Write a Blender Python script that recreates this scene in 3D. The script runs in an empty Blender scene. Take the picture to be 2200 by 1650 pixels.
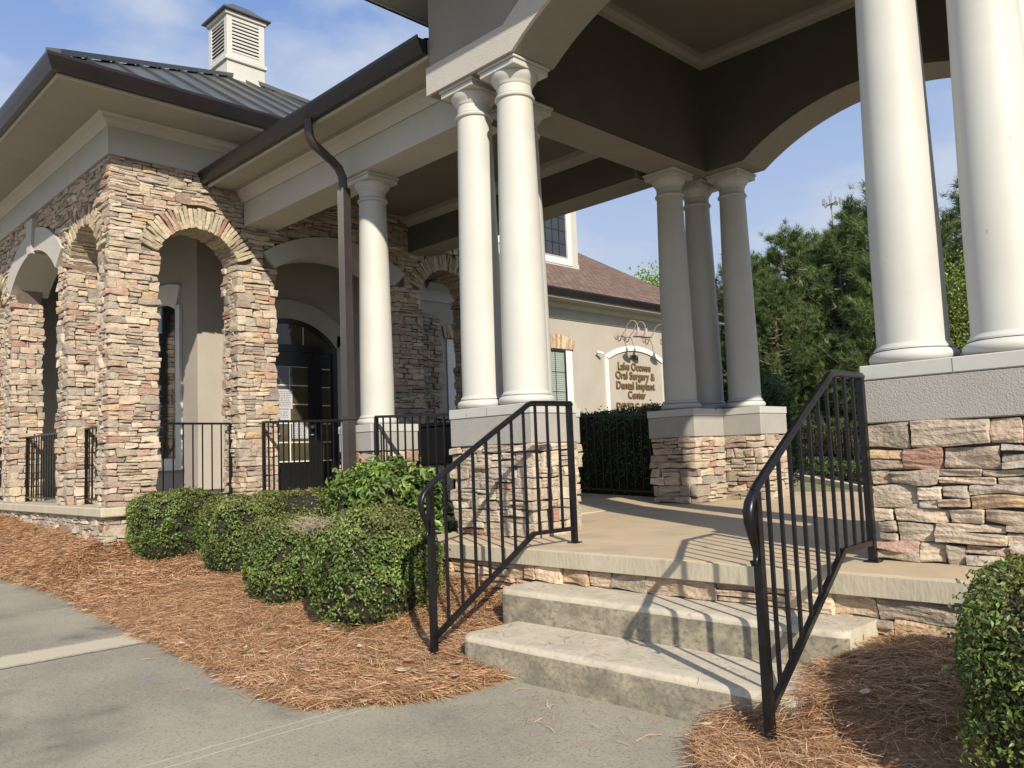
import bpy, math, random
import numpy as np
from mathutils import Matrix, Vector
R = math.radians
SC = bpy.context.scene
rng = np.random.default_rng(7)
rnd = random.Random(11)

# ------------------------------------------------------------------ camera
CAMP = Vector((0.0, 0.0, 0.585))
W_, H_ = 2200.0, 1650.0
Lv = np.array([-650 - W_/2, 1046 - H_/2]); Rv = np.array([2885 - W_/2, 910 - H_/2])
FPX = math.sqrt(-(Lv @ Rv))
dL = np.array([Lv[0], Lv[1], FPX]); dL /= np.linalg.norm(dL)
dR = np.array([Rv[0], Rv[1], FPX]); dR /= np.linalg.norm(dR)
Xa = -dL; Ya = dR; Za = np.cross(Xa, Ya)
Mw = np.stack([Xa, Ya, Za])                   # world = Mw @ (right, down, forward)
cam = bpy.data.cameras.new('camera'); camo = bpy.data.objects.new('camera', cam)
SC.collection.objects.link(camo)
cam.sensor_width = 36; cam.lens = FPX/W_*36; cam.clip_start = 0.05; cam.clip_end = 2000
mm = Matrix(((Mw[0][0], -Mw[0][1], -Mw[0][2], CAMP.x), (Mw[1][0], -Mw[1][1], -Mw[1][2], CAMP.y),
             (Mw[2][0], -Mw[2][1], -Mw[2][2], CAMP.z), (0, 0, 0, 1)))
camo.matrix_world = mm
SC.camera = camo

# ------------------------------------------------------------------ sun, sky, exposure
SUN = Vector((0.758, -0.424, 0.505)).normalized()
sl = bpy.data.lights.new('sun', 'SUN'); sl.energy = 4.9; sl.angle = R(0.55); sl.color = (1.0, 0.915, 0.785)
so = bpy.data.objects.new('sun', sl); SC.collection.objects.link(so)
so.rotation_euler = SUN.to_track_quat('Z', 'Y').to_euler(); so.location = (8, -6, 12)
w = bpy.data.worlds.new('World'); SC.world = w; w.use_nodes = True
nt = w.node_tree; nt.nodes.clear()
def wn(t, **k):
    n = nt.nodes.new(t)
    for a, b in k.items(): setattr(n, a, b)
    return n
out = wn('ShaderNodeOutputWorld'); bg = wn('ShaderNodeBackground'); bg.inputs[1].default_value = 0.13
sky = wn('ShaderNodeTexSky', sky_type='NISHITA', sun_disc=False)
sky.sun_elevation = math.asin(SUN.z); sky.sun_rotation = math.atan2(SUN.x, SUN.y)
sky.air_density = 1.0; sky.dust_density = 0.6; sky.ozone_density = 2.0; sky.altitude = 150
tc = wn('ShaderNodeTexCoord'); mp = wn('ShaderNodeMapping'); mp.inputs['Scale'].default_value = (1, 1, 2.2)
mp.inputs['Location'].default_value = (0.35, 0.1, 0.6)
n1 = wn('ShaderNodeTexNoise'); n1.inputs['Scale'].default_value = 3.4; n1.inputs['Detail'].default_value = 9; n1.inputs['Roughness'].default_value = 0.52
cr = wn('ShaderNodeValToRGB'); cr.color_ramp.elements[0].position = 0.43; cr.color_ramp.elements[1].position = 0.60
cr.color_ramp.elements[1].color = (0.75, 0.75, 0.75, 1)
mx = wn('ShaderNodeMix', data_type='RGBA'); mx.inputs[7].default_value = (4.3, 4.65, 5.3, 1)
hs = wn('ShaderNodeHueSaturation'); hs.inputs['Saturation'].default_value = 1.0; hs.inputs['Value'].default_value = 1.0
sx_ = wn('ShaderNodeSeparateXYZ'); nt.links.new(tc.outputs['Generated'], sx_.inputs[0])
hz_ = wn('ShaderNodeMapRange'); hz_.inputs[1].default_value = 0.50; hz_.inputs[2].default_value = 0.22; hz_.inputs[3].default_value = 0.05; hz_.inputs[4].default_value = 0.92
nt.links.new(sx_.outputs[2], hz_.inputs[0])
mz = wn('ShaderNodeMix', data_type='RGBA'); mz.inputs[0].default_value = 0.75; mz.inputs[7].default_value = (1.35, 2.35, 4.9, 1)
mv = wn('ShaderNodeMix', data_type='RGBA'); mv.inputs[7].default_value = (3.3, 3.95, 5.2, 1)
nt.links.new(tc.outputs['Generated'], mp.inputs[0]); nt.links.new(mp.outputs[0], n1.inputs['Vector'])
nt.links.new(n1.outputs[0], cr.inputs[0]); nt.links.new(cr.outputs[0], mx.inputs[0])
nt.links.new(sky.outputs[0], hs.inputs['Color']); nt.links.new(hs.outputs[0], mz.inputs[6]); nt.links.new(mz.outputs[2], mv.inputs[6]); nt.links.new(hz_.outputs[0], mv.inputs[0]); nt.links.new(mv.outputs[2], mx.inputs[6])
nt.links.new(mx.outputs[2], bg.inputs[0]); nt.links.new(bg.outputs[0], out.inputs[0])
vs = SC.view_settings; vs.view_transform = 'Standard'; vs.look = 'None'; vs.exposure = 0.22; vs.gamma = 1.0
SC.render.engine = 'CYCLES'
SC.cycles.max_bounces = 5; SC.cycles.diffuse_bounces = 1; SC.cycles.transparent_max_bounces = 6

# ------------------------------------------------------------------ materials
def material(name, col, rough=0.8, col2=None, scale=5.0, detail=6.0, mix=(0.35, 0.65), bump=0.0, bscale=60.0, bdist=0.01,
             metal=0.0, attr=None, stretch=None, spec=0.5, bdetail=4.0, col3=None, scale3=1.5, mix3=(0.5, 0.7), sss=None):
    m = bpy.data.materials.new(name); m.use_nodes = True
    t = m.node_tree; N = t.nodes; L = t.links
    b = N['Principled BSDF']; b.inputs['Roughness'].default_value = rough; b.inputs['Metallic'].default_value = metal
    b.inputs['Specular IOR Level'].default_value = spec
    tcn = N.new('ShaderNodeTexCoord'); vec = tcn.outputs['Object']
    if stretch:
        mpn = N.new('ShaderNodeMapping'); mpn.inputs['Scale'].default_value = stretch
        L.new(vec, mpn.inputs[0]); vec = mpn.outputs[0]
    last = None
    if attr:
        a = N.new('ShaderNodeAttribute'); a.attribute_name = attr; last = a.outputs['Color']
    if col2 is not None:
        n = N.new('ShaderNodeTexNoise'); n.inputs['Scale'].default_value = scale; n.inputs['Detail'].default_value = detail
        n.inputs['Roughness'].default_value = 0.62
        L.new(vec, n.inputs['Vector'])
        mr = N.new('ShaderNodeMapRange'); mr.inputs[1].default_value = mix[0]; mr.inputs[2].default_value = mix[1]
        L.new(n.outputs[0], mr.inputs[0])
        mxn = N.new('ShaderNodeMix'); mxn.data_type = 'RGBA'
        mxn.inputs[6].default_value = (*col, 1); mxn.inputs[7].default_value = (*col2, 1)
        L.new(mr.outputs[0], mxn.inputs[0])
        if last is not None:
            mu = N.new('ShaderNodeMix'); mu.data_type = 'RGBA'; mu.blend_type = 'MULTIPLY'; mu.inputs[0].default_value = 1
            L.new(last, mu.inputs[6]); L.new(mxn.outputs[2], mu.inputs[7]); last = mu.outputs[2]
        else: last = mxn.outputs[2]
        if col3 is not None:
            n3 = N.new('ShaderNodeTexNoise'); n3.inputs['Scale'].default_value = scale3; n3.inputs['Detail'].default_value = 7
            L.new(vec, n3.inputs['Vector'])
            mr3 = N.new('ShaderNodeMapRange'); mr3.inputs[1].default_value = mix3[0]; mr3.inputs[2].default_value = mix3[1]
            L.new(n3.outputs[0], mr3.inputs[0])
            m3 = N.new('ShaderNodeMix'); m3.data_type = 'RGBA'; m3.inputs[7].default_value = (*col3, 1)
            L.new(mr3.outputs[0], m3.inputs[0]); L.new(last, m3.inputs[6]); last = m3.outputs[2]
    if last is not None: L.new(last, b.inputs['Base Color'])
    else: b.inputs['Base Color'].default_value = (*col, 1)
    if bump > 0:
        nb = N.new('ShaderNodeTexNoise'); nb.inputs['Scale'].default_value = bscale; nb.inputs['Detail'].default_value = bdetail
        L.new(vec, nb.inputs['Vector'])
        bn = N.new('ShaderNodeBump'); bn.inputs['Strength'].default_value = bump; bn.inputs['Distance'].default_value = bdist
        L.new(nb.outputs[0], bn.inputs['Height']); L.new(bn.outputs[0], b.inputs['Normal'])
    if sss is not None:                     # light through thin leaves
        tr = N.new('ShaderNodeBsdfTranslucent'); ms = N.new('ShaderNodeMixShader'); ms.inputs[0].default_value = sss
        if last is not None: L.new(last, tr.inputs[0])
        else: tr.inputs[0].default_value = (*col, 1)
        L.new(b.outputs[0], ms.inputs[1]); L.new(tr.outputs[0], ms.inputs[2]); L.new(ms.outputs[0], N['Material Output'].inputs[0])
    return m
M = {}
M['stone'] = material('ledge_stone', (0.74, 0.73, 0.72), 0.93, (1.16, 1.14, 1.1), 16, 9, (0.32, 0.68), 0.9, 38, 0.014, attr='Col', spec=0.2, bdetail=9, stretch=(1, 1, 1.8))
M['mortar'] = material('mortar', (0.17, 0.145, 0.12), 0.95, (0.24, 0.2, 0.165), 20)
M['stucco'] = material('stucco', (0.265, 0.247, 0.215), 0.92, (0.295, 0.275, 0.24), 2.2, 8, (0.3, 0.7), 0.8, 130, 0.008, spec=0.2)
M['stucco_light'] = material('stucco_light', (0.49, 0.465, 0.405), 0.9, (0.54, 0.51, 0.45), 2.0, 8, (0.3, 0.7), 0.8, 130, 0.008, spec=0.2)
M['stucco_wall'] = material('stucco_wall', (0.39, 0.345, 0.29), 0.92, (0.45, 0.405, 0.345), 1.2, 7, (0.3, 0.7), 0.35, 160, 0.003, spec=0.2)
M['stucco_grey'] = material('stucco_grey', (0.36, 0.34, 0.305), 0.93, (0.4, 0.38, 0.345), 6, 6, (0.3, 0.7), 0.8, 150, 0.006, spec=0.2)
M['white'] = material('white_paint', (0.56, 0.555, 0.50), 0.55, (0.485, 0.475, 0.42), 1.6, 10, (0.42, 0.78), spec=0.35, col3=(0.36, 0.33, 0.27), scale3=13, mix3=(0.73, 0.78))
M['cap'] = material('cap_paint', (0.50, 0.495, 0.45), 0.5, (0.45, 0.445, 0.40), 6, 5, (0.5, 0.8), 0.1, 60, 0.003, col3=(0.38, 0.27, 0.15), scale3=7, mix3=(0.70, 0.72))
M['trim'] = material('trim_paint', (0.5, 0.475, 0.41), 0.6, (0.45, 0.43, 0.37), 1.5, 5, (0.4, 0.7))
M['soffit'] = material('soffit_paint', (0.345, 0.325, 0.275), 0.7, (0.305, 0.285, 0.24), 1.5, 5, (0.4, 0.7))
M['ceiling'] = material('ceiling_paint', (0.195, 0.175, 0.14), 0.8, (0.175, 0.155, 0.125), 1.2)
M['painted_shade'] = material('porch_painted_shade', (0.1, 0.091, 0.075), 0.9, (0.12, 0.109, 0.09), 2.2, 8, (0.3, 0.7), 0.7, 130, 0.006, spec=0.2)  # stucco copy darkened to imitate the deep shade inside the porch
M['door_glass'] = material('door_glass', (0.1, 0.085, 0.045), 0.05, (0.05, 0.045, 0.028), 1.6, spec=0.7)
M['bright_trim'] = material('bright_trim', (0.78, 0.75, 0.68), 0.5, (0.7, 0.67, 0.6), 3, 5, (0.5, 0.8))
M['gutter'] = material('gutter_metal', (0.013, 0.0105, 0.0105), 0.32, (0.022, 0.0175, 0.017), 2.5, 6, (0.4, 0.7), spec=0.5)
M['downspout'] = material('downspout_metal', (0.036, 0.0285, 0.028), 0.34, (0.05, 0.04, 0.039), 3, 6, (0.4, 0.7), spec=0.5)
M['metal_roof'] = material('metal_roof', (0.08, 0.08, 0.073), 0.4, (0.11, 0.11, 0.1), 1.4, 6, (0.35, 0.7), metal=0.2)
M['iron'] = material('black_iron', (0.005, 0.0048, 0.0055), 0.32, (0.012, 0.011, 0.0125), 25, 6, (0.45, 0.75), 0.15, 90, 0.002, spec=0.42)
M['glass'] = material('window_glass', (0.012, 0.016, 0.018), 0.04, (0.03, 0.035, 0.035), 1.0, spec=0.9)
M['blinds'] = material('window_blinds', (0.35, 0.42, 0.36), 0.5, (0.3, 0.38, 0.33), 3)
M['door'] = material('black_door', (0.008, 0.008, 0.009), 0.3, (0.013, 0.013, 0.014), 6)
M['paper'] = material('paper', (0.5, 0.5, 0.52), 0.7)
M['ink'] = material('ink', (0.05, 0.05, 0.06), 0.7)
M['floor'] = material('porch_floor', (0.53, 0.41, 0.265), 0.75, (0.6, 0.475, 0.32), 1.6, 10, (0.3, 0.7), 0.25, 90, 0.003, spec=0.3, col3=(0.38, 0.31, 0.22), scale3=2.4, mix3=(0.5, 0.8))
M['slab_edge'] = material('slab_concrete', (0.54, 0.475, 0.345), 0.88, (0.44, 0.39, 0.29), 5, 8, (0.35, 0.68), 0.5, 45, 0.008, stretch=(1, 1, 0.35), col3=(0.33, 0.3, 0.23), scale3=9, mix3=(0.62, 0.78))
M['step'] = material('step_concrete', (0.61, 0.535, 0.4), 0.9, (0.47, 0.42, 0.32), 6, 15, (0.36, 0.66), 0.4, 140, 0.004, col3=(0.3, 0.265, 0.2), scale3=38, mix3=(0.55, 0.85), bdetail=8)
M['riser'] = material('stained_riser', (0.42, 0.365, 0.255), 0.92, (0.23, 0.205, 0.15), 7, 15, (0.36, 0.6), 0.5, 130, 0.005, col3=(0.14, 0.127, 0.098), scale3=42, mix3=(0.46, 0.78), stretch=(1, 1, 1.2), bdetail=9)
M['lawn'] = material('lawn', (0.17, 0.18, 0.07), 0.95, (0.28, 0.25, 0.13), 9, 8, (0.4, 0.6), 0.8, 80, 0.03)
M['asphalt'] = material('asphalt', (0.2, 0.21, 0.235), 0.9, (0.24, 0.25, 0.27), 6)
M['path'] = material('path_concrete', (0.36, 0.34, 0.29), 0.9, (0.42, 0.4, 0.34), 4)
M['mulch'] = material('mulch', (0.3, 0.165, 0.08), 0.97, (0.5, 0.295, 0.155), 45, 8, (0.35, 0.65), 1.0, 70, 0.02)
M['needle'] = material('dry_needles', (0.85, 0.85, 0.85), 0.75, (1.1, 1.1, 1.1), 8, attr='Col', spec=0.3, sss=0.2)
M['leaf'] = material('leaf', (0.8, 0.8, 0.8), 0.42, (1.15, 1.15, 1.1), 6, attr='Col', spec=0.5, sss=0.22)
M['pineleaf'] = material('pine_foliage', (0.75, 0.75, 0.75), 0.65, (1.2, 1.2, 1.15), 0.9, attr='Col', spec=0.3, sss=0.18)
M['bark'] = material('bark', (0.11, 0.08, 0.06), 0.95, (0.2, 0.16, 0.13), 8, 8, (0.35, 0.65), 1.0, 22, 0.05, stretch=(1, 1, 0.3))
M['twig'] = material('twig', (0.06, 0.04, 0.025), 0.95)
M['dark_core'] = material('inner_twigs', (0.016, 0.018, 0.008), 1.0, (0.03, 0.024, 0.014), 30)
M['gold'] = material('bronze_letters', (0.2, 0.13, 0.05), 0.5, metal=0.2)
M['copper'] = material('lamp_paint', (0.36, 0.28, 0.24), 0.45)
M['rock'] = material('pale_rock', (0.5, 0.42, 0.33), 0.9, (0.6, 0.52, 0.42), 9, bump=0.5, bscale=25)
M['bin'] = material('bin_plastic', (0.006, 0.006, 0.007), 0.5)
M['tower'] = material('tower_metal', (0.3, 0.31, 0.33), 0.5)

def shingles():
    m = bpy.data.materials.new('roof_shingles'); m.use_nodes = True; t = m.node_tree; N = t.nodes; L = t.links
    b = N['Principled BSDF']; b.inputs['Roughness'].default_value = 0.95
    c = N.new('ShaderNodeTexCoord'); mpn = N.new('ShaderNodeMapping'); mpn.inputs['Rotation'].default_value = (0, 0, R(90))
    br = N.new('ShaderNodeTexBrick'); br.inputs['Scale'].default_value = 1.0; br.inputs['Brick Width'].default_value = 0.22
    br.inputs['Row Height'].default_value = 0.125; br.inputs['Mortar Size'].default_value = 0.012; br.inputs['Bias'].default_value = -0.1
    br.inputs['Color1'].default_value = (0.15, 0.093, 0.066, 1); br.inputs['Color2'].default_value = (0.25, 0.155, 0.11, 1)
    br.inputs['Mortar'].default_value = (0.07, 0.045, 0.035, 1)
    L.new(c.outputs['Object'], mpn.inputs[0]); L.new(mpn.outputs[0], br.inputs['Vector'])
    n = N.new('ShaderNodeTexNoise'); n.inputs['Scale'].default_value = 7; n.inputs['Detail'].default_value = 8; L.new(c.outputs['Object'], n.inputs['Vector'])
    mr = N.new('ShaderNodeMapRange'); mr.inputs[3].default_value = 0.6; mr.inputs[4].default_value = 1.4; L.new(n.outputs[0], mr.inputs[0])
    mu = N.new('ShaderNodeMix'); mu.data_type = 'RGBA'; mu.blend_type = 'MULTIPLY'; mu.inputs[0].default_value = 1
    L.new(br.outputs[0], mu.inputs[6]); L.new(mr.outputs[0], mu.inputs[7]); L.new(mu.outputs[2], b.inputs['Base Color'])
    bu = N.new('ShaderNodeBump'); bu.inputs['Distance'].default_value = 0.02; L.new(br.outputs[1], bu.inputs['Height']); bu.invert = True
    L.new(bu.outputs[0], b.inputs['Normal'])
    return m
M['shingles'] = shingles()

def vented():
    m = bpy.data.materials.new('vented_soffit'); m.use_nodes = True; t = m.node_tree; N = t.nodes; L = t.links
    b = N['Principled BSDF']; b.inputs['Roughness'].default_value = 0.7
    c = N.new('ShaderNodeTexCoord'); v = N.new('ShaderNodeTexVoronoi'); v.inputs['Scale'].default_value = 34; v.inputs['Randomness'].default_value = 0.0
    L.new(c.outputs['Object'], v.inputs['Vector'])
    r_ = N.new('ShaderNodeValToRGB'); r_.color_ramp.elements[0].position = 0.22; r_.color_ramp.elements[0].color = (0.1, 0.09, 0.07, 1)
    r_.color_ramp.elements[1].position = 0.34; r_.color_ramp.elements[1].color = (0.4, 0.37, 0.29, 1)
    L.new(v.outputs['Distance'], r_.inputs[0]); L.new(r_.outputs[0], b.inputs['Base Color'])
    return m
M['vent'] = vented()

def driveway_mat():
    m = bpy.data.materials.new('driveway_concrete'); m.use_nodes = True; t = m.node_tree; N = t.nodes; L = t.links
    b = N['Principled BSDF']; b.inputs['Roughness'].default_value = 0.88; b.inputs['Specular IOR Level'].default_value = 0.3
    c = N.new('ShaderNodeTexCoord'); P = c.outputs['Object']
    def noise(s, d, r=0.6, st=None):
        n = N.new('ShaderNodeTexNoise'); n.inputs['Scale'].default_value = s; n.inputs['Detail'].default_value = d; n.inputs['Roughness'].default_value = r
        if st:
            q = N.new('ShaderNodeMapping'); q.inputs['Scale'].default_value = st[0]; q.inputs['Rotation'].default_value = (0, 0, st[1]); L.new(P, q.inputs[0]); L.new(q.outputs[0], n.inputs['Vector'])
        else: L.new(P, n.inputs['Vector'])
        return n.outputs[0]
    def rng_(o, a, b_, c0=0, c1=1):
        q = N.new('ShaderNodeMapRange'); q.interpolation_type = 'SMOOTHSTEP'
        for i, v in zip((1, 2, 3, 4), (a, b_, c0, c1)): q.inputs[i].default_value = v
        L.new(o, q.inputs[0]); return q.outputs[0]
    def mixc(f, a, b_):
        q = N.new('ShaderNodeMix'); q.data_type = 'RGBA'; L.new(f, q.inputs[0])
        if isinstance(a, tuple): q.inputs[6].default_value = (*a, 1)
        else: L.new(a, q.inputs[6])
        if isinstance(b_, tuple): q.inputs[7].default_value = (*b_, 1)
        else: L.new(b_, q.inputs[7])
        return q.outputs[2]
    col = mixc(rng_(noise(1.1, 9), 0.35, 0.68), (0.385, 0.345, 0.262), (0.275, 0.25, 0.195))
    col = mixc(rng_(noise(48, 9, 0.8), 0.46, 0.72), col, (0.42, 0.365, 0.255))
    col = mixc(rng_(noise(9, 8, 0.7, ((1, 5, 1), 0.5)), 0.6, 0.8), col, (0.45, 0.405, 0.3))
    col = mixc(rng_(noise(1.5, 9), 0.55, 0.78), col, (0.135, 0.125, 0.1))
    col = mixc(rng_(noise(75, 8, 0.85), 0.53, 0.62), col, (0.115, 0.104, 0.08))
    col = mixc(rng_(noise(110, 6, 0.8), 0.56, 0.66), col, (0.52, 0.46, 0.34))
    col = mixc(rng_(noise(14, 10, 0.75, ((1, 7, 1), -0.35)), 0.56, 0.74), col, (0.4, 0.355, 0.255))
    dkv = N.new('ShaderNodeVectorMath'); dkv.operation = 'DISTANCE'; dkv.inputs[1].default_value = (-4.0, 1.0, -0.55); L.new(P, dkv.inputs[0])
    dk = N.new('ShaderNodeMath'); dk.operation = 'MULTIPLY'; L.new(rng_(dkv.outputs['Value'], 0.1, 0.6, 0.7, 0), dk.inputs[0]); L.new(rng_(noise(2.6, 6), 0.3, 0.65), dk.inputs[1])
    col = mixc(dk.outputs[0], col, (0.12, 0.113, 0.095))
    sp = N.new('ShaderNodeSeparateXYZ'); L.new(P, sp.inputs[0])
    wob = noise(6, 3)
    def math_(op, a, b_):
        q = N.new('ShaderNodeMath'); q.operation = op
        for i, v in ((0, a), (1, b_)):
            if isinstance(v, (int, float)): q.inputs[i].default_value = v
            else: L.new(v, q.inputs[i])
        return q.outputs[0]
    xw = math_('ADD', sp.outputs[0], math_('MULTIPLY', math_('SUBTRACT', wob, 0.5), 0.035))
    rgh = noise(34, 8, 0.8)
    def line(x0, half, slope=0.0):  # a tooled or worn line running away from the viewer
        xx = math_('ADD', xw, math_('MULTIPLY', sp.outputs[1], slope))
        d = math_('ABSOLUTE', math_('SUBTRACT', xx, x0), 0)
        d2 = math_('ADD', d, math_('MULTIPLY', math_('SUBTRACT', rgh, 0.5), half*1.5)); return rng_(d2, half*0.7, half, 1, 0)
    col = mixc(line(-5.87, 0.2, 0.0), col, (0.56, 0.495, 0.36))      # worn pale strip along the joint
    for x0, h, s in ((-5.53, 0.009, 0.10), (-3.62, 0.006, 0.0), (-3.44, 0.006, 0.0)):
        pass
    g = line(-5.655, 0.012, 0.0); col = mixc(g, col, (0.06, 0.058, 0.05))
    g1 = line(-3.355, 0.0055, 0.0); g2 = line(-3.27, 0.0055, 0.0)
    col = mixc(g1, col, (0.56, 0.5, 0.38)); col = mixc(g2, col, (0.56, 0.5, 0.38))
    # blue chalk
    vs_ = N.new('ShaderNodeVectorMath'); vs_.operation = 'DISTANCE'; vs_.inputs[1].default_value = (-4.68, 1.78, -0.546); L.new(P, vs_.inputs[0])
    ch = math_('MULTIPLY', rng_(vs_.outputs['Value'], 0.01, 0.07, 0.7, 0), rng_(noise(30, 5), 0.4, 0.6))
    col = mixc(ch, col, (0.15, 0.25, 0.4))
    L.new(col, b.inputs['Base Color'])
    bu = N.new('ShaderNodeBump'); bu.inputs['Strength'].default_value = 0.6; bu.inputs['Distance'].default_value = 0.006
    hh = math_('SUBTRACT', noise(70, 6, 0.7), math_('MULTIPLY', math_('ADD', g, math_('ADD', g1, g2)), 1.5)); L.new(hh, bu.inputs['Height']); L.new(bu.outputs[0], b.inputs['Normal'])
    return m
M['driveway'] = driveway_mat()

# ------------------------------------------------------------------ object helpers
ORG = {}
def org(p): return np.array(ORG.get(p.name, (0, 0, 0))) if p is not None else np.zeros(3)
def tag(o, label=None, cat=None, group=None, kind=None):
    if label: o['label'] = label
    if cat: o['category'] = cat
    if group: o['group'] = group
    if kind: o['kind'] = kind
    return o
def thing(name, loc, label, cat, group=None, kind=None):
    o = bpy.data.objects.new(name, None); SC.collection.objects.link(o); o.location = loc
    o.empty_display_size = 0.1
    ORG[o.name] = tuple(loc)
    return tag(o, label, cat, group, kind)
def mesh_obj(name, verts, faces, mat, parent=None, smooth=False, cols=None, origin=None):
    """links ONE mesh; verts are given in world coordinates"""
    v = np.asarray(verts, dtype=np.float64).reshape(-1, 3)
    o0 = org(parent) if parent is not None else np.array(origin if origin is not None else (0, 0, 0), float)
    v = v - o0
    me = bpy.data.meshes.new(name)
    if isinstance(faces, np.ndarray):
        nf, k = faces.shape
        me.vertices.add(len(v)); me.vertices.foreach_set('co', v.astype(np.float32).ravel())
        me.loops.add(nf*k); me.loops.foreach_set('vertex_index', faces.astype(np.int32).ravel())
        me.polygons.add(nf); me.polygons.foreach_set('loop_start', np.arange(0, nf*k, k, dtype=np.int32))
        me.polygons.foreach_set('loop_total', np.full(nf, k, dtype=np.int32))
        me.update(calc_edges=True)
    else:
        me.from_pydata(v.tolist(), [], faces)
    if cols is not None:
        c = np.ones((len(v), 4), dtype=np.float32); c[:, :3] = cols
        a = me.color_attributes.new('Col', 'FLOAT_COLOR', 'POINT'); a.data.foreach_set('color', c.ravel())
    me.materials.append(M[mat] if isinstance(mat, str) else mat)
    if smooth: me.polygons.foreach_set('use_smooth', np.ones(len(me.polygons), dtype=bool))
    o = bpy.data.objects.new(name, me); SC.collection.objects.link(o)
    if parent is not None:
        o.parent = parent; ORG[o.name] = tuple(o0)
    else:
        o.location = o0; ORG[o.name] = tuple(o0)
    return o
class MB:
    def __init__(s): s.v = []; s.f = []
    def add(s, vs, fs):
        n = len(s.v); s.v += [tuple(map(float, p)) for p in vs]; s.f += [tuple(n+i for i in f) for f in fs]; return s
    def box(s, x0, x1, y0, y1, z0, z1):
        x0, x1 = min(x0, x1), max(x0, x1); y0, y1 = min(y0, y1), max(y0, y1); z0, z1 = min(z0, z1), max(z0, z1)
        return s.add([(x0, y0, z0), (x1, y0, z0), (x1, y1, z0), (x0, y1, z0), (x0, y0, z1), (x1, y0, z1), (x1, y1, z1), (x0, y1, z1)],
                     [(0, 3, 2, 1), (4, 5, 6, 7), (0, 1, 5, 4), (1, 2, 6, 5), (2, 3, 7, 6), (3, 0, 4, 7)])
    def bbox(s, x0, x1, y0, y1, z0, z1, b=0.008):
        """box with chamfered edges"""
        c = np.array([(x0+x1)/2, (y0+y1)/2, (z0+z1)/2]); h = np.array([abs(x1-x0)/2, abs(y1-y0)/2, abs(z1-z0)/2])
        vs = []; idx = {}
        for sx in (-1, 1):
            for sy in (-1, 1):
                for sz in (-1, 1):
                    for a in range(3):
                        q = h - b; q[a] = h[a]
                        idx[(sx, sy, sz, a)] = len(vs); vs.append(c + q*np.array([sx, sy, sz]))
        fs = []
        for a in range(3):
            o_ = [i for i in range(3) if i != a]
            for sg in (-1, 1):
                lo = []
                for u, v in ((-1, -1), (1, -1), (1, 1), (-1, 1)):
                    k = [0, 0, 0]; k[a] = sg; k[o_[0]] = u; k[o_[1]] = v; lo.append(idx[(*k, a)])
                if (sg > 0) != (a != 1): lo = lo[::-1]
                fs.append(lo)
        for a in range(3):
            o_ = [i for i in range(3) if i != a]
            for u in (-1, 1):
                for v in (-1, 1):
                    k1 = [0, 0, 0]; k1[o_[0]] = u; k1[o_[1]] = v; k1[a] = -1; k2 = list(k1); k2[a] = 1
                    fs.append([idx[(*k1, o_[0])], idx[(*k2, o_[0])], idx[(*k2, o_[1])], idx[(*k1, o_[1])]])
        for sx in (-1, 1):
            for sy in (-1, 1):
                for sz in (-1, 1): fs.append([idx[(sx, sy, sz, 0)], idx[(sx, sy, sz, 1)], idx[(sx, sy, sz, 2)]])
        return s.add(vs, fs)
    def prism(s, poly, axis, a0, a1):
        """poly: 2-D points; axis x: (y,z) points, axis y: (x,z) points, axis z: (x,y) points"""
        n = len(poly)
        def P(p, a):
            return (a, p[0], p[1]) if axis == 'x' else ((p[0], a, p[1]) if axis == 'y' else (p[0], p[1], a))
        vs = [P(p, a0) for p in poly] + [P(p, a1) for p in poly]
        return s.add(vs, [tuple(range(n))[::-1], tuple(range(n, 2*n))] + [(i, (i+1) % n, n+(i+1) % n, n+i) for i in range(n)])
    def strip(s, lower, upper, axis, a0, a1):
        """solid between two 2-D curves with equal point counts"""
        for i in range(len(lower)-1):
            s.prism([lower[i], lower[i+1], upper[i+1], upper[i]], axis, a0, a1)
        return s
    def tube(s, path, r, n=8, sy=1.0, cap=True, side=None):
        path = [Vector(p) for p in path]; rings = []
        for i, p in enumerate(path):
            d = (path[min(i+1, len(path)-1)] - path[max(i-1, 0)]).normalized()
            up = Vector((0, 0, 1)) if abs(d.z) < 0.95 else Vector((0, 1, 0))
            a = Vector(side) if side else d.cross(up).normalized(); b = a.cross(d).normalized(); rr = r[i] if hasattr(r, '__len__') else r
            off = 0.5 if n == 4 else 0
            k = math.sqrt(2) if n == 4 else 1
            rings.append([p + (a*math.cos((j+off)/n*2*math.pi)*rr*sy + b*math.sin((j+off)/n*2*math.pi)*rr)*k for j in range(n)])
        vs = [q for r_ in rings for q in r_]; fs = []
        for i in range(len(path)-1):
            for j in range(n): fs.append((i*n+j, i*n+(j+1) % n, (i+1)*n+(j+1) % n, (i+1)*n+j))
        if cap: fs += [tuple(range(n))[::-1], tuple(range((len(path)-1)*n, len(path)*n))]
        return s.add(vs, fs)
    def lathe(s, prof, cx, cy, n=40, a0=0.0):
        m = len(prof); vs = []
        for j in range(n):
            a = a0 + j/n*2*math.pi
            for r_, z in prof: vs.append((cx+r_*math.cos(a), cy+r_*math.sin(a), z))
        fs = []
        for j in range(n):
            k = (j+1) % n
            for i in range(m-1): fs.append((j*m+i, k*m+i, k*m+i+1, j*m+i+1))
        fs.append(tuple(j*m+m-1 for j in range(n))); fs.append(tuple(j*m for j in range(n))[::-1])
        return s.add(vs, fs)
    def build(s, name, mat, parent=None, smooth=False, origin=None):
        o = mesh_obj(name, s.v, s.f, mat, parent, smooth, origin=origin)
        if smooth == 'auto':
            pass
        return o
def autosmooth(o, ang=40):
    me = o.data; me.polygons.foreach_set('use_smooth', np.ones(len(me.polygons), dtype=bool))
    me.set_sharp_from_angle(angle=R(ang)); return o

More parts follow.
